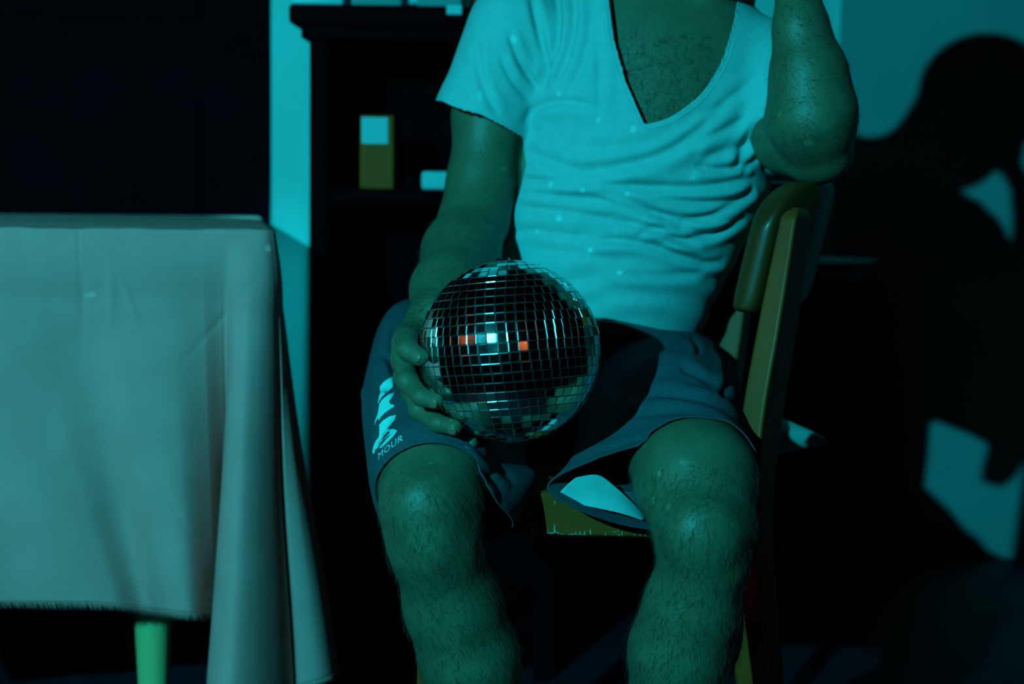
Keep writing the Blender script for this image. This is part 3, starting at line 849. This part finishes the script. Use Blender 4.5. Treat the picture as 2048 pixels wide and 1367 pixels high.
person = empty('person', (W(1190, 740, TD)[0], TD, 0), 'seated person in white v-neck t-shirt and grey shorts, one hand on the mirror ball', 'person')
def build_body():
    f = Field((-.33, 1.36, 0.0), (.48, 2.16, 1.30), .0036)
    build_body_field(f)
    # the seat flattens what sits on it
    X0 = f.sub((-.13, 1.655, 0), (.31, 2.09, .53))
    if X0:
        sl, X, Y, Z = X0; f.v[sl] = np.maximum(f.v[sl], (SEAT_Z + .0035 - Z) + 0 * X + 0 * Y)
    V, Q = f.nets(); del f
    n0 = (W(866, 600, 1.70) + WR) / 2
    axis = WR - W(890, 580, 1.75); axis = axis / np.linalg.norm(axis)
    near = (np.linalg.norm(V - WR, axis=1) < .075)
    side = ((V - n0) @ axis)
    kill = near & (side > .002)
    Q = Q[~kill[Q].any(1)]
    V, Q = compact(V, Q)
    V = relax(V, Q, 2, .5)
    lo = np.minimum(np.minimum(WR, BC - .16), n0) - .05
    lo = np.array([-.17, 1.47, .47]); hi = np.array([.02, 1.78, .72])
    g = Field(lo, hi, .0016)
    g.chain(ARM_R[3:], .02); g.cone(W(930, 520, 1.83), W(905, 580, 1.74), .036, .030, .02)
    P = hand_right(g)
    V2, Q2 = g.nets(); del g
    side2 = (V2 - n0) @ axis
    kill2 = (side2 < -.004)
    Q2 = Q2[~kill2[Q2].any(1)]; V2, Q2 = compact(V2, Q2)
    V2 = relax(V2, Q2, 1, .4)
    global NCOARSE
    NCOARSE = len(V)
    VV = np.concatenate([V, V2]); QQ = np.concatenate([Q, Q2 + len(V)])
    me = fast_mesh('body', VV, QQ)
    o = link_mesh('body', me, M['skin'], person, True)
    # nails
    for n in ('index', 'middle', 'ring', 'thumb'):
        q = P[n]; tip = q[-1]; prev = q[-2]; ax = tip - prev; ax /= np.linalg.norm(ax)
        out = tip - BC; out /= np.linalg.norm(out); out -= ax * (out @ ax); out /= np.linalg.norm(out)
        toward = (CAMP - tip); toward /= np.linalg.norm(toward); out = out * .75 + toward * .75; out -= ax * (out @ ax); out /= np.linalg.norm(out)
        sd = np.cross(ax, out); r = .0085
        bm = bmesh.new(); bmesh.ops.create_uvsphere(bm, u_segments=20, v_segments=12, radius=1)
        c = tip + out * (r - .0013) + ax * .0015
        mtx = Matrix(((sd[0] * .0056, ax[0] * .0068, out[0] * .0019, c[0]), (sd[1] * .0056, ax[1] * .0068, out[1] * .0019, c[1]), (sd[2] * .0056, ax[2] * .0068, out[2] * .0019, c[2]), (0, 0, 0, 1)))
        bm.transform(mtx); link_mesh('fingernail', bm_mesh('fingernail', bm), M['nail'], person, True)
    return VV, QQ
BV, BQ = build_body()
BN = vnormals(BV, BQ)

BODYTREE = None
def clear_body(V, gap):
    global BODYTREE
    if BODYTREE is None:
        BODYTREE = BVHTree.FromPolygons([Vector(v) for v in BV], [tuple(map(int, q)) for q in BQ if q[0] < NCOARSE])
    for i in range(len(V)):
        loc, nr, _, d = BODYTREE.find_nearest(Vector(V[i]), .03)
        if loc is None: continue
        sd = (Vector(V[i]) - loc).dot(nr)
        if sd < gap: V[i] = np.array(loc) + np.array(nr) * gap if sd > 0 or d < .03 else V[i]
    return V
def build_shirt():
    f = Field((-.16, 1.78, .50), (.48, 2.16, 1.20), .0030)
    g = .012
    f.chain(torso_chain(g), .03, 1.40)
    f.cone(W(1215, 150, TD - .03), W(1215, 175, TD - .035), .075 + g, .072 + g, .04, 1.5)
    f.cone(W(1400, 165, TD - .03), W(1400, 190, TD - .035), .072 + g, .070 + g, .04, 1.5)
    f.cone(W(1210, 560, TD - .02), W(1200, 610, TD - .02), .085 + g, .08 + g, .04, 1.1)
    f.cone(W(1345, 100, 1.985), W(1040, 95, 1.985), .046 + g, .048 + g, .04)
    f.cone(W(1345, 78, 1.985), W(1520, 132, 1.96), .050 + .009, .045 + .008, .04)
    f.chain([(W(1030, 62, 1.975), .066), (W(968, 235, 1.96), .0655), (W(950, 290, 1.95), .066)], .016)
    f.chain([(W(1530, 128, 1.955), .055), (W(1570, 240, 1.90), .056)], .02)
    V, Q = f.nets(); del f
    V = relax(V, Q, 3, .5); N = vnormals(V, Q)
    fl = [
        ([(1052, 250), (1066, 222), (1100, 206), (1150, 205), (1200, 218)], .0045, 9),
        ([(1046, 298), (1090, 320), (1160, 338), (1240, 332), (1330, 305), (1400, 258), (1455, 205)], .0065, 12),
        ([(1120, 296), (1200, 296), (1290, 285), (1370, 245), (1440, 180)], .0030, 12),
        ([(1046, 356), (1120, 362), (1220, 368), (1320, 374), (1420, 372), (1515, 352)], .0060, 9),
        ([(1040, 330), (1110, 345), (1180, 350), (1260, 352)], .0040, 8),
        ([(1030, 415), (1090, 420), (1170, 430), (1230, 440)], .0030, 8),
        ([(1030, 385), (1110, 390), (1190, 398), (1270, 418), (1350, 445), (1420, 470)], .0035, 8),
        ([(1325, 474), (1370, 478), (1430, 466), (1490, 430)], .0060, 8),
        ([(1160, 492), (1220, 480), (1290, 488), (1350, 508), (1410, 526), (1450, 520)], .0055, 8),
        ([(1200, 378), (1260, 400), (1320, 428), (1380, 450)], .0035, 7),
        ([(1360, 440), (1420, 430), (1480, 400), (1510, 380)], .0055, 8),
        ([(1320, 395), (1400, 405), (1460, 398), (1510, 372)], .0045, 7),
        ([(1390, 330), (1440, 338), (1500, 325)], .0045, 8),
        ([(1290, 420), (1350, 432), (1420, 440), (1470, 430)], .0030, 6),
        ([(1010, 462), (1080, 462), (1150, 472), (1210, 470)], .0025, 8),
        ([(1240, 548), (1310, 552), (1370, 548), (1410, 540)], .0025, 9),
        ([(1090, 590), (1170, 560), (1260, 585), (1330, 600)], .0020, 14),
        ([(1088, 182), (1092, 120), (1078, 60), (1060, -20)], .0060, 8),
        ([(1090, 165), (1112, 100), (1118, 40), (1112, -20)], .0055, 8),
        ([(1110, 178), (1136, 110), (1150, 40), (1146, -20)], .0045, 8),
        ([(1130, 190), (1165, 130), (1180, 60), (1178, -20)], .0035, 10),
        ([(1080, 178), (1050, 140), (1030, 100), (1018, 60)], .0045, 7),
        ([(1060, 200), (1025, 160), (1000, 110)], .0035, 7),
        ([(1000, 232), (975, 190), (958, 130), (955, 80)], .0035, 8),
        ([(1195, 240), (1200, 160), (1195, 60), (1196, -20)], .0030, 9),
        ([(1530, 235), (1500, 270), (1480, 310), (1470, 340)], .0050, 9),
        ([(1530, 300), (1505, 320), (1480, 350)], .0035, 7),
        ([(1400, 230), (1450, 205), (1520, 150)], .0030, 10),
        ([(1380, 290), (1440, 262), (1500, 235)], .0035, 9),
        ([(1400, 320), (1455, 300), (1515, 280)], .0030, 9),
        ([(1060, 500), (1130, 505), (1200, 515), (1280, 520)], .0018, 9),
        ([(1270, 470), (1320, 455), (1380, 462)], .0030, 7),
        ([(1230, 440), (1290, 452), (1340, 470), (1400, 498)], .0035, 7),
    ]
    V = folds(V, N, fl)
    x, y = to_px(V)
    wob = .0013 * np.sin(y / 11. + 2.2 * np.sin(x / 63.) + 1.0 * np.sin(y / 31.)) * np.clip((y - 300) / 80, 0, 1)
    V = V + N * wob[:, None]
    x, y = to_px(V); P = np.stack([x, y], 1)
    front = V[:, 1] < 1.985
    neck = [(1188, -140), (1205, -70), (1218, 0), (1228, 80), (1250, 160), (1288, 247)] + smooth_poly([(1288, 249), (1340, 234), (1400, 190), (1440, 132), (1462, 72), (1476, 10)], 30) + [(1482, -30), (1470, -140)]
    sleeve = [(800, 190), (882, 201), (905, 212), (960, 228), (1010, 252), (1047, 274), (1051, 330), (1040, 380), (1000, 520), (800, 560)]
    sleeveL = [(1562, 40), (1760, 40), (1760, 430), (1560, 366), (1528, 345), (1512, 310), (1508, 280), (1522, 250), (1534, 200)]
    hem = [(900, 640), (1010, 660), (1100, 650), (1170, 636), (1215, 637), (1290, 652), (1378, 672), (1440, 690), (1700, 700), (1700, 1200), (800, 1200)]
    inside = np.zeros(len(V), bool); near = P.copy()
    for pl, cond in ((neck, front & (y > -60)), (sleeve, (x < 1062)), (sleeveL, np.ones(len(V), bool)), (hem, np.ones(len(V), bool))):
        m_ = in_poly(P, pl) & cond
        d, s, q, t = seg_dist(P, pl + [pl[0]])
        upd = m_ & ~inside; near[upd] = q[upd]; inside |= m_
    # open collar at the back of the neck
    nb = W(1380, -20, 1.99); rad = np.hypot(V[:, 0] - nb[0], V[:, 1] - nb[1])
    inside |= (rad < .075) & (V[:, 2] > nb[2])
    keep = ~(inside[Q].all(1)); Q = Q[keep]
    used = np.unique(Q); mv = used[inside[used]]
    dist = np.hypot(*(P[mv] - near[mv]).T); mv = mv[dist < 14]
    for i in mv: V[i] = W(near[i, 0], near[i, 1], V[i, 1])
    V, Q = compact(V, Q)
    me = fast_mesh('t_shirt', V, Q); o = link_mesh('t_shirt', me, M['shirt'], person, True)
    s = o.modifiers.new('thick', 'SOLIDIFY'); s.thickness = .0016; s.offset = -1
    tagl = 'white v-neck t-shirt'
    o['label'] = tagl
    # stitched band along the neckline and sleeve hem
    dg = bpy.context.evaluated_depsgraph_get()
    tree = BVHTree.FromPolygons([Vector(v) for v in V], [tuple(q) for q in Q])
    def band(name, pl, off, wdt):
        pl = np.array(smooth_poly(pl, 160)); tan = np.gradient(pl, axis=0); nr = np.stack([tan[:, 1], -tan[:, 0]], 1); nr /= np.linalg.norm(nr, axis=1)[:, None]
        vs = []; fs = []
        last = None
        for i in range(len(pl)):
            row = []
            for k in (0, 1, 2):
                q = pl[i] + nr[i] * (off + wdt * k / 2)
                w_ = W(q[0], q[1], 1.9); dr = w_ - CAMP; dr /= np.linalg.norm(dr)
                hit = tree.ray_cast(Vector(CAMP), Vector(dr))
                if hit[0] is None: row = None; break
                row.append(np.array(hit[0]) - dr * (.0012 if k == 1 else .0001))
            if row is None: last = None; continue
            b = len(vs); vs += row
            if last is not None:
                for k in (0, 1): fs.append((last + k, last + k + 1, b + k + 1, b + k))
            last = b
        if fs: link_mesh(name, np_mesh(name, vs, fs), M['shirt'], o, True)
    band('neck_seam', [(1216, 0), (1225, 80), (1247, 160), (1284, 245)], -7, 4)
    band('neck_seam', [(1292, 254), (1344, 238), (1404, 194), (1445, 134), (1466, 76)], -7, 4)
    band('sleeve_seam', [(886, 197), (906, 206), (960, 222), (1010, 245), (1046, 266)], -5, 4)
build_shirt()

def tube(rings, nu, nv, name):
    """rings: list of rings; each ring a list of (px,py,d), all the same length"""
    R = np.array([[W(*p) for p in r] for r in rings])          # k, m, 3
    tu = np.linspace(0, 1, nu + 1)
    A = np.array([cr(R[k], tu[:-1], closed=True) for k in range(len(rings))])   # k, nu, 3
    tv = np.linspace(0, 1, nv + 1)
    G = np.stack([cr(A[:, i], tv) for i in range(nu)], 1)      # nv+1, nu, 3
    V = G.reshape(-1, 3); Q = []
    for j in range(nv):
        for i in range(nu):
            a = j * nu + i; b = j * nu + (i + 1) % nu; Q.append((a, b, b + nu, a + nu))
    return V, np.array(Q)
def build_shorts():
    # columns: 0 right,45,90 top,135,180 left,225,270 bottom,315  (degrees seen from the camera)
    Lg = [
        [(1150, 770, 2.10), (1090, 690, 2.09), (970, 640, 2.07), (850, 603, 2.06), (790, 660, 2.06), (800, 790, 2.06), (930, 850, 2.06), (1080, 850, 2.08)],
        [(1120, 800, 1.93), (1030, 720, 1.93), (910, 640, 1.92), (800, 606, 1.93), (750, 680, 1.93), (762, 800, 1.92), (900, 902, 1.92), (1050, 890, 1.92)],
        [(1030, 880, 1.78), (945, 815, 1.78), (860, 742, 1.79), (780, 700, 1.80), (738, 745, 1.80), (735, 830, 1.78), (880, 936, 1.78), (1040, 930, 1.78)],
        [(1015, 925, 1.64), (938, 858, 1.66), (855, 818, 1.665), (775, 800, 1.68), (741, 850, 1.68), (744, 950, 1.68), (870, 1015, 1.70), (1068, 958, 1.69)],
        [(1000, 955, 1.59), (937, 893, 1.61), (862, 868, 1.61), (785, 880, 1.62), (744, 930, 1.62), (756, 1015, 1.63), (870, 1060, 1.65), (1056, 996, 1.645)],
        [(985, 992, 1.550), (935, 932, 1.560), (866, 912, 1.558), (795, 940, 1.560), (756, 990, 1.575), (772, 1062, 1.60), (870, 1100, 1.63), (1022, 1060, 1.595)],
    ]
    Rg = [
        [(1440, 720, 2.08), (1395, 660, 2.07), (1300, 640, 2.07), (1200, 690, 2.08), (1150, 780, 2.10), (1240, 845, 2.08), (1350, 850, 2.08), (1440, 800, 2.08)],
        [(1474, 750, 1.93), (1428, 688, 1.93), (1330, 655, 1.93), (1200, 700, 1.93), (1130, 820, 1.93), (1240, 900, 1.92), (1370, 900, 1.92), (1474, 830, 1.93)],
        [(1482, 800, 1.80), (1440, 738, 1.80), (1345, 700, 1.80), (1220, 745, 1.80), (1150, 850, 1.80), (1255, 938, 1.80), (1385, 936, 1.80), (1486, 880, 1.80)],
        [(1500, 865, 1.70), (1452, 800, 1.70), (1368, 768, 1.70), (1250, 810, 1.69), (1150, 900, 1.68), (1250, 985, 1.69), (1395, 990, 1.72), (1502, 945, 1.71)],
        [(1506, 910, 1.655), (1462, 850, 1.65), (1385, 825, 1.645), (1250, 858, 1.645), (1130, 935, 1.63), (1200, 1010, 1.635), (1350, 1040, 1.66), (1508, 990, 1.67)],
        [(1512, 950, 1.610), (1470, 893, 1.602), (1390, 873, 1.598), (1235, 903, 1.60), (1096, 966, 1.600), (1160, 1022, 1.600), (1312, 1060, 1.630), (1505, 1040, 1.640)],
    ]
    parts = []
    for rings in (Lg, Rg):
        V, Q = tube(rings, 240, 200, 's'); parts.append((V, Q))
    fl_l = [([(748, 985), (790, 925), (866, 897), (940, 915), (985, 965), (1012, 1030)], .0012, 5),
            ([(760, 705), (790, 735), (800, 775)], .0035, 9), ([(728, 765), (752, 778), (780, 770)], .003, 8),
            ([(900, 905), (960, 940), (1010, 985)], .0025, 8), ([(950, 890), (990, 930), (1030, 965)], .0025, 8), ([(790, 640), (782, 700), (785, 760)], .002, 6)]
    fl_r = [([(1505, 925), (1465, 878), (1390, 860), (1300, 873), (1235, 892), (1160, 920)], .0018, 5),
            ([(1490, 855), (1450, 820), (1400, 800), (1340, 788), (1290, 790)], .0050, 9),
            ([(1500, 890), (1440, 840), (1380, 824), (1300, 826), (1250, 835)], .0032, 8),
            ([(1450, 780), (1410, 762), (1385, 745), (1360, 735)], .0050, 8),
            ([(1430, 688), (1452, 720), (1452, 770), (1440, 800)], .0035, 7),
            ([(1380, 672), (1395, 690), (1398, 710)], .003, 6),
            ([(1280, 905), (1340, 885), (1400, 880)], .002, 6), ([(1180, 925), (1220, 925), (1260, 915)], .002, 6),
            ([(1500, 840), (1460, 800), (1420, 780), (1370, 768)], .0035, 7)]
    allV = []; allQ = []; off = 0
    for (V, Q), fl, sgn in zip(parts, (fl_l, fl_r), (1, 1)):
        N = vnormals(V, Q)
        c = V.mean(0)
        if ((V - c) * N).sum() < 0: Q = Q[:, ::-1]; N = -N
        V = clear_body(V, .004); V = relax(V, Q, 4, .5); V = clear_body(V, .003); N = vnormals(V, Q)
        V = folds(V, N, fl)
        on = (V[:, 1] > 1.655) & (V[:, 0] > -.13) & (V[:, 0] < .31); V[on, 2] = np.maximum(V[on, 2], SEAT_Z + .0012)
        q = V - BC; d = np.linalg.norm(q, axis=1); m_ = d < BR + .004; V[m_] = BC + q[m_] / d[m_][:, None] * (BR + .004)
        allV.append(V); allQ.append(Q + off); off += len(V)
    # seat/waist part
    f = Field((-.16, 1.80, .44), (.32, 2.18, .72), .0036)
    f.cone(W(1085, 770, 2.0), W(1295, 770, 2.0), .104, .104, .03, 1.0)
    f.chain([(W(1190, 760, 1.99), .13), (W(1190, 665, 1.99), .142)], .03, 1.15)
    f.cone(W(1100, 850, 1.88), W(1230, 850, 1.88), .045, .05, .03)
    sl, X, Y, Z = f.sub((-.2, 1.7, .4), (.4, 2.3, .8)); f.v[sl] = np.maximum(f.v[sl], SEAT_Z + .0012 - Z + 0 * X + 0 * Y)
    V, Q = f.nets(); V = relax(V, Q, 3)
    x, y = to_px(V); kill = (y < 640 + (x - 1188) * .045 - 20 * (x < 1000))
    Q = Q[~kill[Q].all(1)]; V, Q = compact(V, Q)
    allV.append(V); allQ.append(Q + off)
    V = np.concatenate(allV); Q = np.concatenate(allQ)
    me = fast_mesh('shorts', V, Q); o = link_mesh('shorts', me, M['shorts'], person, True)
    o['label'] = 'grey marl jersey shorts'
    s = o.modifiers.new('thick', 'SOLIDIFY'); s.thickness = .0018; s.offset = -1
    tree = BVHTree.FromPolygons([Vector(v) for v in V], [tuple(map(int, q)) for q in Q])
    # lining seen inside the open leg
    g = [[(1112, 992, 1.607), (1135, 968, 1.612), (1152, 955, 1.622)], [(1150, 1006, 1.612), (1172, 975, 1.62), (1196, 950, 1.635)], [(1195, 1016, 1.616), (1215, 992, 1.628), (1232, 975, 1.640)], [(1240, 1026, 1.622), (1254, 1012, 1.634), (1262, 1003, 1.645)], [(1285, 1040, 1.632), (1288, 1036, 1.64), (1290, 1032, 1.648)]]
    G = np.array([[W(*p) for p in r] for r in g]); A = np.array([cr(G[k], np.linspace(0, 1, 16)) for k in range(len(g))]); B = np.stack([cr(A[:, i], np.linspace(0, 1, 40)) for i in range(16)], 1)
    Vl = B.reshape(-1, 3); Ql = [(j * 16 + i, j * 16 + i + 1, (j + 1) * 16 + i + 1, (j + 1) * 16 + i) for j in range(39) for i in range(15)]
    li = link_mesh('lining', np_mesh('lining', Vl, Ql), M['lining'], o, True); li['label'] = 'white inner lining'
    sm = li.modifiers.new('thick', 'SOLIDIFY'); sm.thickness = .001
    # print on the leg
    def cast(px, py):
        w_ = W(px, py, 1.7); dr = w_ - CAMP; dr /= np.linalg.norm(dr)
        hit = tree.ray_cast(Vector(CAMP), Vector(dr))
        return None if hit[0] is None else np.array(hit[0]) - dr * .0007
    def decal(name, outlines):
        bm = bmesh.new()
        for pl in outlines:
            vs = [bm.verts.new((p[0], p[1], 0)) for p in pl]
            try: bm.faces.new(vs)
            except ValueError: pass
        bmesh.ops.triangulate(bm, faces=bm.faces[:])
        for _ in range(2): bmesh.ops.subdivide_edges(bm, edges=[e_ for e_ in bm.edges if e_.calc_length() > 4], cuts=1); bmesh.ops.triangulate(bm, faces=bm.faces[:])
        bad = []
        for v in bm.verts:
            c = cast(v.co.x, v.co.y)
            if c is None: bad.append(v)
            else: v.co = Vector(c)
        bmesh.ops.delete(bm, geom=bad, context='VERTS')
        return link_mesh(name, bm_mesh(name, bm), M['print'], o)
    Z = lambda pts: [(720 + p[0] * 160 / 911., 700 + p[1] * 240 / 1367.) for p in pts]
    s1 = Z([(225, 415), (270, 360), (330, 318), (395, 295), (370, 335), (320, 380), (295, 420), (285, 445), (320, 422), (375, 415), (340, 450), (290, 490), (250, 530), (225, 565), (200, 608), (222, 560), (228, 520), (230, 470)])
    s2 = Z([(220, 605), (265, 550), (330, 500), (388, 480), (375, 520), (330, 580), (290, 625), (272, 655), (300, 628), (345, 615), (385, 620), (392, 640), (350, 665), (290, 705), (240, 755), (212, 800), (205, 770), (180, 810), (160, 860), (172, 800), (200, 730), (210, 680)])
    s3 = Z([(218, 850), (260, 800), (330, 755), (410, 735), (395, 790), (345, 850), (310, 895), (292, 925), (330, 898), (385, 895), (425, 915), (405, 945), (370, 990), (310, 1050), (248, 1110), (240, 1075), (232, 1030), (205, 1060), (180, 1120), (158, 1180), (165, 1120), (185, 1065), (150, 1125), (140, 1165), (150, 1100), (180, 1030), (215, 985), (222, 930)])
    decal('leg_print', [s1, s2, s3])
    # lettering
    cu = bpy.data.curves.new('t', 'FONT'); cu.body = 'MOUR'; cu.size = 1.0; cu.shear = .3; cu.space_character = 1.12; cu.resolution_u = 2
    to = bpy.data.objects.new('t', cu); COL.objects.link(to)
    bpy.context.view_layer.update(); dg = bpy.context.evaluated_depsgraph_get()
    tm = bpy.data.meshes.new_from_object(to.evaluated_get(dg)); bpy.data.objects.remove(to); 
    bm = bmesh.new(); bm.from_mesh(tm); bpy.data.meshes.remove(tm)
    xs = [v.co.x for v in bm.verts]; wd = max(xs) - min(xs); x0 = min(xs)
    p0 = np.array((757, 919.)); p1 = np.array((806, 880.)); ax = p1 - p0; up_ = np.array((-3.5, -11.0))
    bmesh.ops.triangulate(bm, faces=bm.faces[:])
    for v in bm.verts:
        t = (v.co.x - x0) / wd; q = p0 + ax * t + up_ * (v.co.y / .72) + np.array((-6, -2)) * 4 * t * (1 - t) * .35
        c = cast(*q); v.co = Vector(c if c is not None else W(q[0], q[1], 1.65))
    link_mesh('lettering', bm_mesh('lettering', bm), M['print'], o)
build_shorts()
cushion()

def body_hair():
    x, y = to_px(BV); N = BN
    P = np.stack([x, y], 1)
    vs = []; fs = []
    rr = np.random.RandomState(4)
    front = N[:, 1] < .25
    def grow(mask, count, ln, down, wd=.00014):
        idx = np.nonzero(mask & front)[0]
        if len(idx) == 0: return
        for i in rr.choice(idx, count):
            n = N[i]; g = np.array(down(BV[i]), float) + rr.normal(0, .45, 3); g -= n * (g @ n); g /= (np.linalg.norm(g) + 1e-9)
            L_ = ln * rr.uniform(.5, 1.3); p0 = BV[i] + rr.normal(0, .0012, 3) * [1, .2, 1]; lift = rr.uniform(.12, .4)
            s = np.cross(n, g) * wd; p1 = p0 + g * L_ * .5 + n * L_ * lift * .5; p2 = p0 + g * L_ + n * L_ * lift * .6
            b = len(vs); vs.extend([p0 - s, p0 + s, p0 + n * wd, p1 - s * .8, p1 + s * .8, p1 + n * wd, p2])
            fs.extend([(b, b + 1, b + 4, b + 3), (b + 1, b + 2, b + 5, b + 4), (b + 2, b, b + 3, b + 5), (b + 3, b + 4, b + 6), (b + 4, b + 5, b + 6), (b + 5, b + 3, b + 6)])
    legs = (y > 930) & (y < 1400) & (BV[:, 1] < 1.72)
    grow(legs & (x < 1100), 2600, .014, lambda p: (.25, 0, -1)); grow(legs & (x > 1150), 3000, .014, lambda p: (-.2, 0, -1))
    grow((x < 1000) & (y > 430) & (y < 660) & (x > 800), 900, .012, lambda p: (-.9, 0, -.5))
    grow((x > 1500) & (y > -20) & (y < 330) & (BV[:, 1] < 1.86), 1100, .011, lambda p: (.9, 0, -.5))
    grow((x > 1235) & (x < 1420) & (y > 70) & (y < 260) & (BV[:, 1] < 1.95), 900, .010, lambda p: (rr.uniform(-1, 1), 0, rr.uniform(-1, 1)))
    me = np_mesh('body_hair', vs, fs)
    o = link_mesh('body_hair', me, M['bodyhair'], person); o['kind'] = 'stuff'
body_hair()

def head_hair():
    f = Field((.10, 1.78, .98), (.46, 2.14, 1.32), .004)
    c = W(1530, -165, 1.93); th = math.radians(42)
    R = np.array([[math.cos(th), 0, math.sin(th)], [0, 1, 0], [-math.sin(th), 0, math.cos(th)]])
    L = lambda x, y, z: c + R @ np.array([x, y, z])
    f.ell(L(0, .030, .045), (.082, .098, .092), .01, R)
    f.carve_ell(L(0, -.11, .0), (.07, .07, .075), .01)
    V, Q = f.nets(); V = relax(V, Q, 2)
    link_mesh('hair', fast_mesh('hair', V, Q), M['hair'], person, True)
    g = Field((.10, 1.78, .98), (.46, 2.14, 1.32), .003)
    g.ell(L(0, -.016, -.054), (.060, .072, .072), .01, R); g.ell(L(0, -.060, -.092), (.029, .025, .022), .02, R)
    g.carve_ell(L(0, -.02, .02), (.1, .13, .068), .006); g.carve_ell(L(0, -.088, -.055), (.022, .02, .010), .004)
    V, Q = g.nets(); V = relax(V, Q, 2)
    link_mesh('beard', fast_mesh('beard', V, Q), M['hair'], person, True)
head_hair()

# added spot lamps at the ball, imitating projector light thrown back by single facets
def add_glint_lamps():
    T = [(545, 645, 1.86), (430, 885, 1.86), (547, 920, 1.85), (405, 1090, 1.86), (555, 1062, 1.85), (240, 708, 1.83), (190, 590, 1.83), (410, 800, 1.86), (575, 715, 1.93), (545, 500, 1.87), (600, 770, 1.95), (330, 890, 1.85), (490, 1200, 1.82),
         (1022, 112, 1.88), (1110, 206, 1.87), (1194, 243, 1.86), (1272, 252, 1.86), (960, 185, 1.90), (1095, 375, 1.87), (1165, 380, 1.86), (1260, 385, 1.86), (1180, 500, 1.86), (1240, 545, 1.86), (1110, 440, 1.86), (1060, 470, 1.86), (1470, 190, 1.88), (1385, 355, 1.86),
         (1605, 292, 1.74), (1546, 235, 1.75), (1010, 330, 1.92),
         (902, 882, 1.56), (935, 900, 1.56), (862, 925, 1.52), (985, 925, 1.60), (1370, 925, 1.54), (1322, 950, 1.55), (1328, 1020, 1.55), (1362, 1035, 1.52), (1240, 915, 1.60)]
    rr = random.Random(9)
    for (px, py, d) in T:
        t = W(px, py, d); v = t - BC; L_ = np.linalg.norm(v); v /= L_
        tl = np.array(LIGHT) - BC; tl /= np.linalg.norm(tl); nf = v + tl; nf /= np.linalg.norm(nf)   # the facet that mirrors the projector towards t
        p = BC + nf * (BR + .003); v = t - p; dist = np.linalg.norm(v)
        pw = 5.5 * min(dist, 1.2) ** 2 * (1.6 if d < 1.65 else 1.3) / max(.25, 1)
        lamp('SPOT', 'added_glint_spot', tuple(p), max(.03, pw * rr.uniform(.6, 1.5) * 2.2), (.05, .9, 1.0), .0008, tuple(t), math.degrees(.0085 / max(dist, .12)) * rr.uniform(.7, 1.1), .25)
add_glint_lamps()
